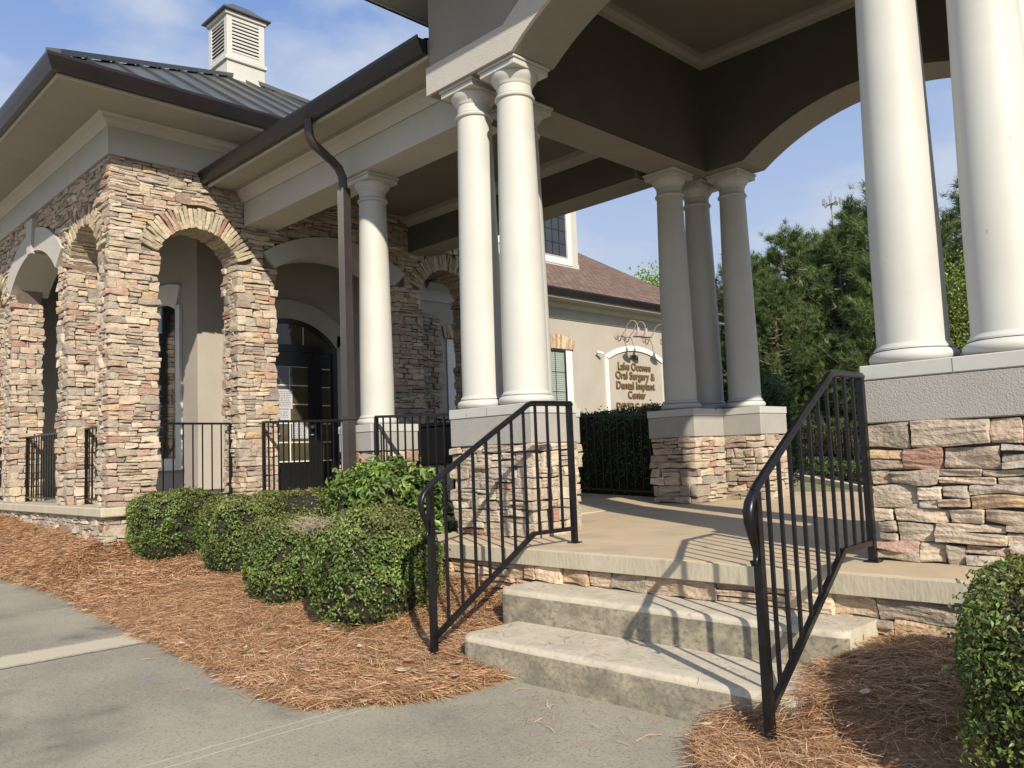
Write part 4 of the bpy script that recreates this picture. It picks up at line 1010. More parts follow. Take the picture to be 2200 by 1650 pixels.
# gooseneck lamps
for i, (y, lab) in enumerate(((14.99+0.5, 'leftmost gooseneck lamp above the arched wall sign'), (15.80, 'second gooseneck lamp from the left above the wall sign'), (16.60, 'third gooseneck lamp from the left above the wall sign'), (17.35, 'rightmost gooseneck lamp above the wall sign, partly hidden by a column'))):
    z0 = 3.33
    gl = thing('gooseneck_lamp', (XW, y, z0), lab, 'wall lamp', 'gooseneck lamps over the sign')
    r_ = MB(); r_.lathe([(0.0, 0), (0.085, 0), (0.085, 0.015), (0.04, 0.035), (0.0, 0.035)], 0, 0, 16); r_.v = [(XW+z, y+x, z0+yy) for x, yy, z in r_.v]; r_.build('wall_plate', 'copper', gl)
    p = [(XW+0.02, y, z0), (XW+0.15, y, z0-0.02), (XW+0.28, y, z0+0.1), (XW+0.36, y, z0+0.24), (XW+0.46, y, z0+0.31), (XW+0.56, y, z0+0.29), (XW+0.63, y, z0+0.2), (XW+0.65, y, z0+0.08)]
    t_ = MB(); t_.tube(p, 0.012, 8); autosmooth(t_.build('arm', 'copper', gl))
    s_ = MB(); s_.lathe([(0.0, 0.08), (0.035, 0.08), (0.038, 0.0), (0.05, -0.03), (0.09, -0.09), (0.14, -0.13), (0.14, -0.138), (0.09, -0.10), (0.045, -0.04), (0.0, -0.03)], XW+0.65, y, 20)
    s_.v = [(a, b, c+z0+0.04) for a, b, c in s_.v]; autosmooth(s_.build('shade', 'copper', gl))
sc_ = thing('security_camera', (XW, 14.66, 2.88), 'small white security camera on the stucco wall left of the sign', 'security camera')
m_ = MB(); m_.tube([(XW, 14.66, 2.84), (XW+0.09, 14.68, 2.86)], 0.016, 10); m_.build('bracket', 'bright_trim', sc_)
m_ = MB(); m_.tube([(XW+0.08, 14.64, 2.89), (XW+0.17, 14.76, 2.85)], 0.032, 12); m_.build('housing', 'bright_trim', sc_)

# ------------------------------------------------------------------ railings
def bars(mb_, pts, zb, zt, th=0.007):
    for (x, y) in pts: mb_.box(x-th, x+th, y-th, y+th, zb(x, y), zt(x, y))
def guard_rail(name, p0, p1, z0, label, top=0.9, post=True, sp=0.115, lift=0.0, group='iron guard rails around the porch'):
    p0 = np.array(p0, float); p1 = np.array(p1, float); L_ = np.linalg.norm(p1-p0); d = (p1-p0)/L_; n = max(1, int(round(L_/sp)))
    zf = (lambda s: z0) if not callable(z0) else z0
    g = thing(name, (p0[0], p0[1], zf(0)), label, 'railing', group)
    def P(s, z): q = p0+d*s; return (q[0], q[1], z)
    t_ = MB()
    t_.tube([P(0, zf(0)+top), P(L_, zf(L_)+top)], 0.012, 4, 1.6); t_.build('top_rail', 'iron', g)
    b_ = MB(); b_.tube([P(0, zf(0)+0.06+lift), P(L_, zf(L_)+0.06+lift)], 0.011, 4); b_.build('bottom_rail', 'iron', g)
    for i in range(n+1):
        s = L_*i/n; q = P(s, 0); e = (i in (0, n)) and post; th = 0.016 if e else 0.0065
        m_ = MB(); m_.box(q[0]-th, q[0]+th, q[1]-th, q[1]+th, zf(s)+(0 if e else 0.06+lift), zf(s)+top)
        m_.build('post' if e else 'baluster', 'iron', g)
    return g
wz = lambda x: 0.02+0.18*min(1, max(0, (-5-x)/4.1))
guard_rail('iron_railing', (-9.45, 3.64), (-9.45, 4.56), 0.2, 'black iron railing in the small pavilion arch nearest the clipped shrubs', 0.9)
guard_rail('iron_railing', (-9.56, 3.3), (-10.61, 3.3), 0.2, 'black iron railing in the narrow pavilion arch just left of the corner pier', 0.9)
guard_rail('iron_railing', (-11.07, 3.3), (-13.1, 3.3), 0.2, 'black iron railing in the wide white-topped arch at the far left', 0.9)
guard_rail('iron_railing', (-13.6, 3.3), (-14.6, 3.3), 0.2, 'black iron railing in the arch at the left picture edge', 0.9)
guard_rail('iron_railing', (-9.12, 4.82), (-7.0, 4.82), lambda s: wz(-9.12+s), 'black iron railing between the stone pavilion and the brown downspout', 0.9)
guard_rail('iron_railing', (-6.52, 4.62), (-4.95, 4.62), lambda s: wz(-6.5+s), 'black iron railing between the walkway column and the front column pair', 0.92)
guard_rail('iron_railing', (-9.2, 7.55), (-5.22, 7.55), lambda s: wz(-9.2+s)+0.02, 'long black iron railing along the rear of the walkway in front of the dark hedge', 0.92)
def stair_rail(x, ylow, label, xlow=None):
    xlow = x if xlow is None else xlow; X0 = x
    xf = lambda y: X0+(xlow-X0)*(4.1-y)/(4.1-ylow)
    g = thing('stair_handrail', (x, ylow, -0.55), label, 'handrail', 'iron stair handrails')
    zt = lambda y: 0.905 if y > 3.715 else 0.905-(3.715-y)*0.575
    zb = lambda y: 0.095 if y > 3.72 else 0.095-(3.72-y)*0.60
    yl = ylow-0.04
    pth = [(x, 4.12, 0.91), (x, 3.90, 0.908), (x, 3.74, 0.905), (x, 3.70, 0.893), (x, 3.66, 0.868), (x, 3.4, zt(3.4)), (x, 3.1, zt(3.1)), (x, yl+0.06, zt(yl+0.06)), (x, yl+0.02, zt(yl+0.02)-0.005), (x, yl-0.012, zt(yl)-0.025),
           (x, yl-0.028, zt(yl)-0.06), (x, yl-0.026, zt(yl)-0.1), (x, yl-0.008, zt(yl)-0.15), (x, yl+0.012, zt(yl)-0.195), (x, yl+0.018, zt(yl)-0.225), (x, yl+0.008, zt(yl)-0.25), (x, yl-0.012, zt(yl)-0.256), (x, yl-0.022, zt(yl)-0.242)]
    pth = [(xf(q[1]), q[1], q[2]) for q in pth]
    rr = [0.0145]*8+[0.015, 0.0155, 0.0155, 0.0145, 0.013, 0.010, 0.0085, 0.008, 0.0075, 0.006]
    t_ = MB(); t_.tube(pth, rr, 10, 1.45, side=(1, 0, 0)); top = autosmooth(t_.build('handrail', 'iron', g), 60)
    ln = MB(); ln.tube([(xx, y, z+0.012) for (xx, y, z) in pth[:9]], 0.010, 8, 1.3, side=(1, 0, 0)); autosmooth(ln.build('rail_bead', 'iron', top))
    b_ = MB(); b_.tube([(xf(4.1), 4.1, 0.095), (xf(3.72), 3.72, 0.095), (xf(ylow), ylow, zb(ylow))], 0.013, 4); b_.build('bottom_rail', 'iron', g)
    x = xf(ylow); m_ = MB(); m_.box(x-.0165, x+.0165, ylow-.0165, ylow+.0165, -0.62, zt(ylow)-0.01); m_.build('post', 'iron', g)
    x = X0; m_ = MB(); m_.box(x-.0165, x+.0165, 4.10-.0165, 4.10+.0165, 0, 0.9); p_ = m_.build('post', 'iron', g)
    MB().box(x-.035, x+.035, 4.065, 4.135, 0.001, 0.008).build('foot_plate', 'iron', p_)
    n = 10
    for i in range(1, n+1):
        y = ylow+(4.10-ylow)*i/(n+1)
        x = xf(y); m_ = MB(); m_.box(x-.007, x+.007, y-.007, y+.007, zb(y), zt(y)-0.008); m_.build('baluster', 'iron', g)
stair_rail(-1.67, 2.875, 'black iron stair handrail with scrolled end beside the right stone pedestal', -1.60)
stair_rail(-3.60, 2.90, 'black iron stair handrail with scrolled end in front of the left stone pedestal')
# black bin by the third pavilion pier
bn = thing('waste_bin', (-8.3, 6.95, 0.17), 'black square waste bin behind the railing beside the shaded stone pier', 'waste bin')
m_ = MB(); m_.bbox(-8.62, -8.0, 6.7, 7.2, 0.50, 1.0, 0.02); m_.build('bin_body', 'bin', bn)
m_ = MB(); m_.bbox(-8.56, -8.06, 6.76, 7.14, 0.16, 0.4995, 0.01); m_.build('stand', 'stucco_grey', bn)
m_ = MB(); m_.bbox(-8.65, -7.97, 6.67, 7.23, 1.0005, 1.04, 0.012); m_.build('lid', 'bin', bn)

# ------------------------------------------------------------------ foliage
def leaf_quads(P, Nrm, L_, Wd, fold=0.25):
    """two-triangle folded leaves: P centres, Nrm normals"""
    n = len(P); a = rng.normal(size=(n, 3)); a -= (a*Nrm).sum(1, keepdims=True)*Nrm; a /= np.linalg.norm(a, axis=1, keepdims=True); b = np.cross(Nrm, a)
    L_ = (L_*rng.uniform(0.7, 1.25, n))[:, None]; Wd = (Wd*rng.uniform(0.75, 1.2, n))[:, None]
    v0 = P-a*L_/2; v2 = P+a*L_/2-Nrm*L_*0.12; v1 = P+b*Wd/2+Nrm*Wd*fold; v3 = P-b*Wd/2+Nrm*Wd*fold
    V = np.stack([v0, v1, v2, v3], 1).reshape(-1, 3); i = np.arange(n)*4
    F = np.concatenate([np.stack([i, i+1, i+2], 1), np.stack([i, i+2, i+3], 1)]); return V, F
def lumps(dirs, seed, amp=0.06, k=5):
    r0 = np.random.default_rng(seed); o_ = np.ones(len(dirs))
    for i in range(10):
        f = r0.normal(size=3)*k; o_ += amp*0.35*np.sin(dirs @ f + r0.uniform(0, 6.28))
    return o_
def shrub(name, c, a, b, h, n, L_, Wd, pal, label, cat='shrub', group=None, seed=1, power=4.2, depth=0.09, topbrown=0.0, core=0.86, sprout=0.025, amp=0.06):
    """clipped shrub: leaves through the outer shell, twigs and dark inside"""
    c = np.array(c, float)
    g = thing(name, tuple(c), label, cat, group)
    d = rng.normal(size=(n, 3)); d[:, 2] = np.where(d[:, 2] < -0.75, -d[:, 2], d[:, 2]); d /= np.linalg.norm(d, axis=1, keepdims=True)
    # sample evenly on superellipsoid
    s = (np.abs(d)**power).sum(1)**(-1/power); rad = s*lumps(d, seed, amp, 5)
    sink = 1-np.abs(rng.normal(size=n))*depth; rad = rad*np.clip(sink, 0.7, 1)*np.where(rng.random(n) < sprout, rng.uniform(1.0, 1.12, n), 1)
    sz = np.array([a, b, h/2]); P = d*rad[:, None]*sz + np.array([0, 0, h/2]) + c
    nn = d/sz*0.35; nn /= np.linalg.norm(nn, axis=1, keepdims=True); nn = nn*0.8 + rng.normal(size=(n, 3))*0.62; nn /= np.linalg.norm(nn, axis=1, keepdims=True)
    V, F = leaf_quads(P, nn, L_, Wd)
    pl = np.array(pal); ci = rng.integers(0, len(pl), n); C = pl[ci]*rng.uniform(0.7, 1.3, (n, 1))
    patch = lumps(d, seed+50, 1.0, 7); C = C*np.clip(0.78+0.3*patch, 0.55, 1.5)[:, None]
    if topbrown > 0:
        t = np.clip((d[:, 2]-0.35)*2, 0, 1)*topbrown*(rng.random(n) < 0.62); C = C*(1-t[:, None]) + np.array([0.24, 0.19, 0.075])*t[:, None]
    hole = lumps(d, seed+90, 1.0, 10); keep = (P[:, 2] > c[2]+0.01) & ~((hole > 1.72) & (rng.random(n) < 0.8)) & ~((d[:, 2] < -0.25) & (rng.random(n) < 0.35))
    kk = np.repeat(keep, 4); idx = np.cumsum(kk)-1; Fm = F[keep[F[:, 0]//4]]
    mesh_obj('foliage', V[kk], idx[Fm], 'leaf', g, cols=np.repeat(C, 4, 0)[kk])
    # inner core
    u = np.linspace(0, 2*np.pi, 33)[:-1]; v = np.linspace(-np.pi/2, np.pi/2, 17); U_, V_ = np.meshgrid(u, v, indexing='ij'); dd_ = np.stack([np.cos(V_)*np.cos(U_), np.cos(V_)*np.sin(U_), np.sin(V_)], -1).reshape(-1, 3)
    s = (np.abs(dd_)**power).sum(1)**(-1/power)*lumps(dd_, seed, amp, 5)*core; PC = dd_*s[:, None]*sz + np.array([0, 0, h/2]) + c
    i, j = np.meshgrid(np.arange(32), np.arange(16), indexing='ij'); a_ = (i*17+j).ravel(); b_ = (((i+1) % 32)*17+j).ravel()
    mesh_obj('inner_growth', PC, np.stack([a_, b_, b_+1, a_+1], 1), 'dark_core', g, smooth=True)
    # stray twigs
    tw = MB(); 
    for k in range(26):
        dv_ = Vector(rng.normal(size=3)); dv_.z = abs(dv_.z)*0.5-0.3; dv_.normalize()
        p0 = Vector(c)+Vector((0, 0, h*0.25)); q = np.array(dv_); s_ = (np.abs(q)**power).sum()**(-1/power)
        p1 = Vector(c+q*s_*sz*0.99+np.array([0, 0, h/2])); tw.tube([p0, (p0+p1)/2+Vector((0, 0, 0.02)), p1], 0.003, 3)
    tw.build('twigs', 'twig', g)
    return g
GR = [(0.085, 0.155, 0.03), (0.11, 0.19, 0.04), (0.06, 0.115, 0.026), (0.16, 0.215, 0.062), (0.13, 0.14, 0.045)]
GR = [(a*1.22, b*1.15, c*1.15) for a, b, c in GR]
GD = [(0.05, 0.11, 0.028), (0.065, 0.14, 0.035), (0.04, 0.085, 0.022), (0.09, 0.15, 0.04)]
GL = [(0.12, 0.19, 0.035), (0.16, 0.24, 0.05), (0.08, 0.14, 0.03), (0.21, 0.28, 0.075)]
grp = 'clipped round shrubs in the pine straw bed'
shrub('clipped_shrub', (-4.64, 3.24, -0.54), 0.37, 0.37, 0.80, 26000, 0.026, 0.015, GR, 'largest clipped round shrub, nearest the left handrail, with a bald twiggy shoulder', 'shrub', grp, 3, topbrown=0.55)
shrub('clipped_shrub', (-5.93, 3.36, -0.53), 0.33, 0.33, 0.69, 20000, 0.026, 0.015, GR, 'clipped dark green shrub second from the left handrail, in front of the pale rock', 'shrub', grp, 8, topbrown=0.5)
shrub('clipped_shrub', (-7.35, 3.68, -0.47), 0.36, 0.37, 0.77, 16000, 0.027, 0.016, GR, 'middle clipped shrub, partly behind the two nearer ones', 'shrub', grp, 13, topbrown=0.6)
shrub('clipped_shrub', (-8.75, 3.62, -0.42), 0.42, 0.42, 0.76, 18000, 0.028, 0.017, GR, 'clipped shrub at the left end, against the corner of the stone pavilion', 'shrub', grp, 21, topbrown=0.45)
shrub('clipped_shrub', (-7.35, 4.25, -0.38), 0.85, 0.36, 0.71, 14000, 0.026, 0.015, GR, 'brown-topped clipped shrub at the back, against the walkway base', 'shrub', grp, 27, topbrown=0.8)
shrub('laurel_shrub', (-5.70, 4.12, -0.42), 0.66, 0.36, 0.96, 4200, 0.085, 0.034, GL, 'loose bright green broad-leaved shrub behind the largest clipped shrub', 'shrub', None, 33, power=2.6, depth=0.12, sprout=0.22, amp=0.12, core=0.8)
shrub('clipped_shrub', (-0.47, 3.03, -0.52), 0.45, 0.42, 0.71, 42000, 0.021, 0.012, GR, 'clipped shrub at the right picture edge in front of the right stone pedestal', 'shrub', grp, 41, topbrown=0.55, sprout=0.05)
# hedges behind the porch
shrub('tall_hedge', (-6.95, 8.75, -0.2), 1.95, 0.62, 1.30, 26000, 0.045, 0.024, GD, 'dark clipped hedge behind the rear walkway railing, below the wall sign', 'hedge', None, 51, power=6, amp=0.05, sprout=0.06)
shrub('tall_hedge', (-5.55, 9.9, -0.2), 0.62, 0.5, 1.70, 16000, 0.045, 0.024, GD, 'dark rounded hedge rising right of the rear column cluster', 'hedge', None, 57, power=3.5, amp=0.07, sprout=0.06)
for i, (x, y, lab) in enumerate(((-8.35, 18.1, 'leftmost low bush at the foot of the background iron fence'), (-7.55, 17.55, 'middle low bush at the foot of the background iron fence'), (-6.75, 17.0, 'right low bush at the foot of the background iron fence'))):
    shrub('low_bush', (x, y, float(back_z(x, y))-0.02), 0.42, 0.36, 0.42, 2600, 0.05, 0.03, GD, lab, 'shrub', 'low bushes by the background fence', 60+i, amp=0.1)

# background fence, path, road
def fence_z(t): return -0.09-0.21*t
fp0 = np.array([-10.9, 20.1]); fp1 = np.array([-4.0, 15.65])
def bz(x, y): return float(back_z(x, y))
fg = thing('iron_fence', (fp0[0], fp0[1], -0.1), 'black iron picket fence along the path in the background', 'fence')
Lf = np.linalg.norm(fp1-fp0); df = (fp1-fp0)/Lf
bt = lambda s: -0.02-0.105*(s)*0.75
pts = [fp0+df*s for s in np.linspace(0, Lf, 6)]
for hh, nm in ((0.10, 'bottom_rail'), (0.92, 'middle_rail'), (1.08, 'top_rail')):
    m_ = MB(); m_.tube([(p_[0], p_[1], bz(*p_)+hh) for p_ in pts], 0.014, 4); m_.build(nm, 'iron', fg)
for i in range(int(Lf/0.115)):
    s = i*0.115; q = fp0+df*s; th = 0.022 if i % 16 == 0 else 0.008; z = bz(*q); m_ = MB(); m_.box(q[0]-th, q[0]+th, q[1]-th, q[1]+th, z+(0 if i % 16 == 0 else 0.1), z+(1.12 if i % 16 == 0 else 1.08))
    if i < 76: m_.build('post' if i % 16 == 0 else 'picket', 'iron', fg)
def ribbon(name, mat, off0, off1, dz, label, cat, s0=-8, s1=18):
    nrm = np.array([-df[1], df[0]]); V = []; F = []; n = 40
    for i in range(n+1):
        s = s0+(s1-s0)*i/n
        for o_ in (off0, off1):
            q = fp0+df*s+nrm*o_; z = bz(*q)+dz; V.append((q[0], q[1], z)); V.append((q[0], q[1], z-0.14))
    for i in range(n): a = i*4; b = a+4; F += [(a, b, b+2, a+2), (a, a+1, b+1, b), (a+2, b+2, b+3, a+3)]
    return tag(mesh_obj(name, V, F, mat), label, cat, kind='structure')
ribbon('footpath', 'path', -1.3, 0.9, 0.02, 'pale concrete path along the background fence', 'path')
ribbon('kerb', 'step', -1.48, -1.3, 0.11, 'concrete kerb of the background path', 'kerb')
ribbon('road', 'asphalt', 2.2, 6.4, 0.02, 'grey-blue asphalt road beyond the fence', 'road')
# dark mulch strip behind the porch slab
mb = MB(); mb.add([(-5.2, 8.92, -0.05), (1.5, 8.92, -0.06), (1.5, 10.6, -0.07), (-6.5, 10.6, -0.06)], [(0, 1, 2, 3)])
tag(mb.build('mulch_strip', 'mulch'), 'mulch strip behind the porch slab', 'mulch', kind='structure')

# ------------------------------------------------------------------ pine straw
def straw(name, pts_fn, n, ln, wd, label, lift=0.035):
    x, y, z, ang0 = pts_fn(n); n = len(x)
    th = ang0 + rng.normal(size=n)*0.75; L_ = rng.uniform(ln[0], ln[1], n); tilt = rng.normal(size=n)*0.16; bend = rng.normal(size=n)*0.5
    base = np.stack([x, y, z + rng.random(n)**2*lift], 1); w_ = rng.uniform(wd[0], wd[1], n)
    V = np.zeros((n, 6, 3)); segs = [-0.5, 0.0, 0.5]
    for k, s in enumerate(segs):
        a = th + bend*s; d = np.stack([np.cos(a), np.sin(a), tilt*np.ones(n)], 1); pr = np.stack([-np.sin(a), np.cos(a), np.zeros(n)], 1)
        c = base + d*(L_*s)[:, None]; c[:, 2] += 0.0 + (0.010 if k == 1 else 0.0)
        V[:, k*2] = c - pr*w_[:, None]/2; V[:, k*2+1] = c + pr*w_[:, None]/2 + np.array([0, 0, 1])*(w_*rng.uniform(-0.8, 0.8, n))[:, None]
    i = (np.arange(n)*6)[:, None]; F = np.concatenate([i+np.array([0, 2, 3, 1]), i+np.array([2, 4, 5, 3])])
    pl = np.array([(0.68, 0.40, 0.215), (0.57, 0.315, 0.16), (0.78, 0.52, 0.31), (0.36, 0.185, 0.09), (0.85, 0.66, 0.45)]); C = pl[rng.choice(5, n, p=[.34, .28, .2, .12, .06])]*rng.uniform(0.75, 1.25, (n, 1))
    return tag(mesh_obj(name, V.reshape(-1, 3), F, 'needle', cols=np.repeat(C, 6, 0)), label, 'pine straw', kind='stuff')
def swirl(x, y): return 0.35 + 1.1*np.sin(x*1.7+0.6*np.sin(y*3)) + 0.9*np.sin(y*2.9+x*0.8)
def ptsL(x0, x1):
    def f(n):
        x = rng.uniform(x0, x1, n); ye = np.interp(x, PEX, PEY); yf = np.interp(x, FYX, FYY)+0.05
        y = ye - 0.05 + rng.random(n)**1.15*(yf-ye+0.05) + 0.03*np.sin(x*13)*np.sin(x*5); y += np.where(rng.random(n) < 0.02, -rng.random(n)*0.10, 0)
        z = np.where(y < ye+0.02, -0.547, bedL(x, y))
        return x, y, z, swirl(x, y)
    return f
def ptsR(n):
    x = -1.93+5*rng.random(n)**1.5*0.7; ye = np.interp(x, QX, QY); y = ye-0.04+rng.random(n)*(3.85-ye)
    z = np.where(y < ye+0.02, -0.547, bedR(x, y)); return x, y, z, swirl(x, y)
straw('pine_straw', ptsL(-7.2, -3.12), 80000, (0.10, 0.2), (0.0018, 0.0032), 'rust-brown pine straw covering the bed left of the steps')
straw('pine_straw', ptsL(-15.5, -7.2), 60000, (0.14, 0.24), (0.004, 0.006), 'rust-brown pine straw covering the bed before the stone pavilion')
straw('pine_straw', ptsR, 60000, (0.09, 0.19), (0.0012, 0.0022), 'rust-brown pine straw covering the bed right of the steps')
def stray(n):
    k = n//2; x1 = rng.uniform(-9, -3.1, k); y1 = np.interp(x1, PEX, PEY)-np.abs(rng.normal(size=k))*0.09; z1 = np.full(k, -0.546)
    m2 = n-k; x2 = rng.uniform(-3.5, -1.55, m2); y2 = np.where(rng.random(m2) < 0.5, rng.uniform(3.0, 3.38, m2), rng.uniform(2.5, 2.95, m2)); y2 = np.where(rng.random(m2) < 0.25, rng.uniform(3.45, 3.72, m2), y2)
    z2 = np.where(y2 > 3.42, -0.198, np.where(y2 > 2.97, -0.37, -0.546)); return np.concatenate([x1, x2]), np.concatenate([y1, y2]), np.concatenate([z1, z2]), rng.uniform(0, 6.28, n)
straw('stray_needles', stray, 330, (0.06, 0.16), (0.0016, 0.0026), 'single pine needles spilled on the drive and steps', 0.004)
# curled dry leaves lying on the straw
def dry_leaves(n, fn, label):
    x, y, z, _ = fn(n); V = []; F = []; C = []
    for i in range(n):
        L_ = rnd.uniform(0.045, 0.095); w_ = L_*rnd.uniform(0.35, 0.6); a = rnd.uniform(0, 6.28); cu2 = rnd.uniform(0.1, 0.5)
        c = rnd.choice([(0.5, 0.36, 0.22), (0.6, 0.47, 0.32), (0.42, 0.25, 0.14), (0.66, 0.56, 0.42)])
        b0 = len(V)
        for iu in range(5):
            u = iu/4-0.5; hw = w_*math.cos(u*math.pi)**0.7*0.5+0.001 if abs(u) < .5 else 0.001
            for s_ in (-1, 0, 1):
                px = u*L_; py = s_*hw; pz = 0.045+abs(s_)*hw*cu2+u*u*L_*cu2*1.5
                V.append((x[i]+px*math.cos(a)-py*math.sin(a), y[i]+px*math.sin(a)+py*math.cos(a), z[i]+pz)); C.append(c)
        for iu in range(4):
            for j in range(2): q = b0+iu*3+j; F.append((q, q+3, q+4, q+1))
    o = mesh_obj('leaf_litter', V, F, 'needle', cols=np.array(C)); tag(o, label, 'leaf litter', kind='stuff')
dry_leaves(70, ptsL(-6.8, -3.1), 'scattered curled dry leaves on the straw left of the steps')
dry_leaves(26, ptsR, 'scattered curled dry leaves on the straw right of the steps')
rk = Stones('near', [(0.55, 0.45, 0.34)], [1]); rk.add((-7.95, 3.36, -0.405), UX*0.8+UY*0.6, -UX*0.6+UY*0.8, UZ, 0.09, 0.05, 0.055, rough=2.5)
o = rk.build('pale_rock', None, origin=(-7.95, 3.36, -0.45)); tag(o, 'pale flat rock lying on the straw between two clipped shrubs', 'rock')

# ------------------------------------------------------------------ trees
def pine_mesh(seed, H, spread, ntuft=1500, needle=0.2, wd=0.017, low=0.08):
    r = np.random.default_rng(seed); limbs = MB(); tips = []; dirs = []
    trunk = MB(); bendx = r.normal()*0.25; pt = [(bendx*math.sin(t*2.5)*0.6, 0.2*math.sin(t*3+seed), H*t) for t in np.linspace(0, 0.97, 12)]
    trunk.tube(pt, [0.16*H/8*(1-t)+0.015 for t in np.linspace(0, 0.97, 12)], 8)
    nl = 74
    for i in range(nl):
        t = low + (0.97-low)*(i/nl)**0.9; a = i*2.4+r.normal()*0.35; Ls = spread*(1-t)**0.62*(0.55+0.5*r.random())+0.25
        if t < 0.25: Ls *= 0.75
        base = np.array([np.interp(t, np.linspace(0, .97, 12), [p[k] for p in pt]) for k in range(3)])
        up = 0.25+0.75*t; pts_ = []
        for q in np.linspace(0, 1, 6):
            pts_.append(base + np.array([math.cos(a)*Ls*q, math.sin(a)*Ls*q, Ls*q*(up*0.45) + 0.18*Ls*q*q - 0.10*Ls*math.sin(q*3.1)]) + r.normal(size=3)*0.03)
        limbs.tube(pts_, [0.03*(1-0.8*q)*(H/8) for q in np.linspace(0, 1, 6)], 4, cap=False)
        k = max(4, int(ntuft/nl*(0.5+Ls/spread)))
        for _ in range(k):
            q = 0.25+0.75*r.random()**0.7; j = q*5; i0 = min(4, int(j)); p_ = pts_[i0]*(1-(j-i0))+pts_[i0+1]*(j-i0)
            off = np.clip(r.normal(size=3), -1.8, 1.8)*np.array([0.2, 0.2, 0.13])*(0.4+Ls*0.35)*(1.15-0.5*t); e = p_+off; tips.append(e)
            d = np.array([math.cos(a), math.sin(a), 0.9])*0.6+off*1.2+r.normal(size=3)*0.3; dirs.append(d/np.linalg.norm(d))
            if r.random() < 0.3: limbs.tube([p_, e], 0.007*(H/8), 3, cap=False)
    for _ in range(30): tips.append(np.array(pt[-1])+r.normal(size=3)*np.array([.15, .15, .3])); dirs.append(np.array([0, 0, 1.]))
    T = np.array(tips); D = np.array(dirs); n = len(T); nn = 15
    d = D[:, None, :]*0.9 + r.normal(size=(n, nn, 3))*0.62; d /= np.linalg.norm(d, axis=2, keepdims=True)
    L_ = needle*r.uniform(0.7, 1.2, (n, nn, 1)); side = np.cross(d, r.normal(size=(n, nn, 3))); side /= np.linalg.norm(side, axis=2, keepdims=True)
    b0 = np.repeat(T[:, None, :], nn, 1)+r.normal(size=(n, nn, 3))*0.03; V = np.stack([b0-side*wd/2, b0+side*wd/2, b0+d*L_+side*wd*0.2], 2).reshape(-1, 3)
    F = np.arange(n*nn*3).reshape(-1, 3)
    pal = np.array([(0.075, 0.122, 0.034), (0.1, 0.155, 0.042), (0.14, 0.195, 0.055), (0.045, 0.075, 0.026), (0.25, 0.27, 0.12)]); C = pal[r.choice(5, n, p=[.3, .3, .2, .12, .08])]*r.uniform(.8, 1.2, (n, 1))
    C = np.repeat(C, nn*3, 0)
    return trunk, limbs, V, F, C
protos = []
def make_tree(k, seed, H, spread, name, label, loc, rot, sc, nt=1500, nl=0.2, wd=0.013):
    g = thing(name, (0, 0, 0), label, 'tree', 'pine trees beyond the fence')
    tr, lb, V, F, C = pine_mesh(seed, H, spread, nt, nl, wd)
    t = autosmooth(tr.build('trunk', 'bark', g), 60); lb.build('limbs', 'bark', g)
    mesh_obj('crown', V, F, 'pineleaf', g, cols=C)
    g.location = loc; g.rotation_euler = (0, 0, rot); g.scale = (sc, sc, sc); return g
def copy_thing(src, label, loc, rot, sc):
    c = src.copy(); SC.collection.objects.link(c); c['label'] = label; c.location = loc; c.rotation_euler = (0, 0, rot); c.scale = (sc, sc, sc)
    for ch in src.children:
        d = ch.copy(); SC.collection.objects.link(d); d.parent = c
        for gg in ch.children:
            e = gg.copy(); SC.collection.objects.link(e); e.parent = d
    return c
TREES = [  # x, y, height, proto, label
 (-16.6, 25.6, 6.6, 0, 'slim pine seen between the rear columns, left of the others'),
 (-14.6, 27.0, 7.2, 1, 'pine directly right of the rear column cluster'),
 (-12.6, 26.4, 7.8, 2, 'second pine right of the rear columns with a stepped crown'),
 (-11.2, 27.8, 8.7, 0, 'tallest pine, below the cell tower'),
 (-9.7, 27.2, 9.0, 1, 'tall pine behind the left of the two big front columns'),
 (-7.6, 29.6, 9.6, 2, 'pine seen in the gap between the two big front columns'),
 (-12.2, 24.2, 5.6, 1, 'shorter young pine standing in front of the tall ones'),
 (-9.4, 24.6, 6.2, 0, 'bushy young pine in front, right of the shorter one'),
 (-6.0, 27.0, 8.6, 1, 'pine behind the rightmost front column'),
 (-18.8, 29.5, 7.6, 2, 'pine far back behind the building corner'),
 (-14.2, 31.5, 8.4, 0, 'back-row pine between the first two'),
 (-13.7, 25.2, 6.6, 2, 'full young pine right beside the rightmost rear column'),
 (-11.0, 25.6, 7.4, 1, 'pine filling the gap left of the tallest one'),
 (-8.3, 26.2, 7.6, 2, 'pine half hidden by the left big front column'),
 (-14.3, 25.0, 7.0, 0, 'pine crowding the right side of the rear column cluster')]
pr_ = [None]*3
specs = [(5, 8.0, 2.9), (9, 8.0, 3.2), (17, 8.0, 2.7)]
for (x, y, H, k, lab) in TREES:
    z = float(back_z(x, y))-0.15
    if pr_[k] is None: pr_[k] = make_tree(k, specs[k][0], specs[k][1], specs[k][2], 'pine_tree', lab, (x, y, z), rnd.uniform(0, 6), H/8.0, 2900, 0.23, 0.019)
    else: copy_thing(pr_[k], lab, (x, y, z), rnd.uniform(0, 6), H/8.0)
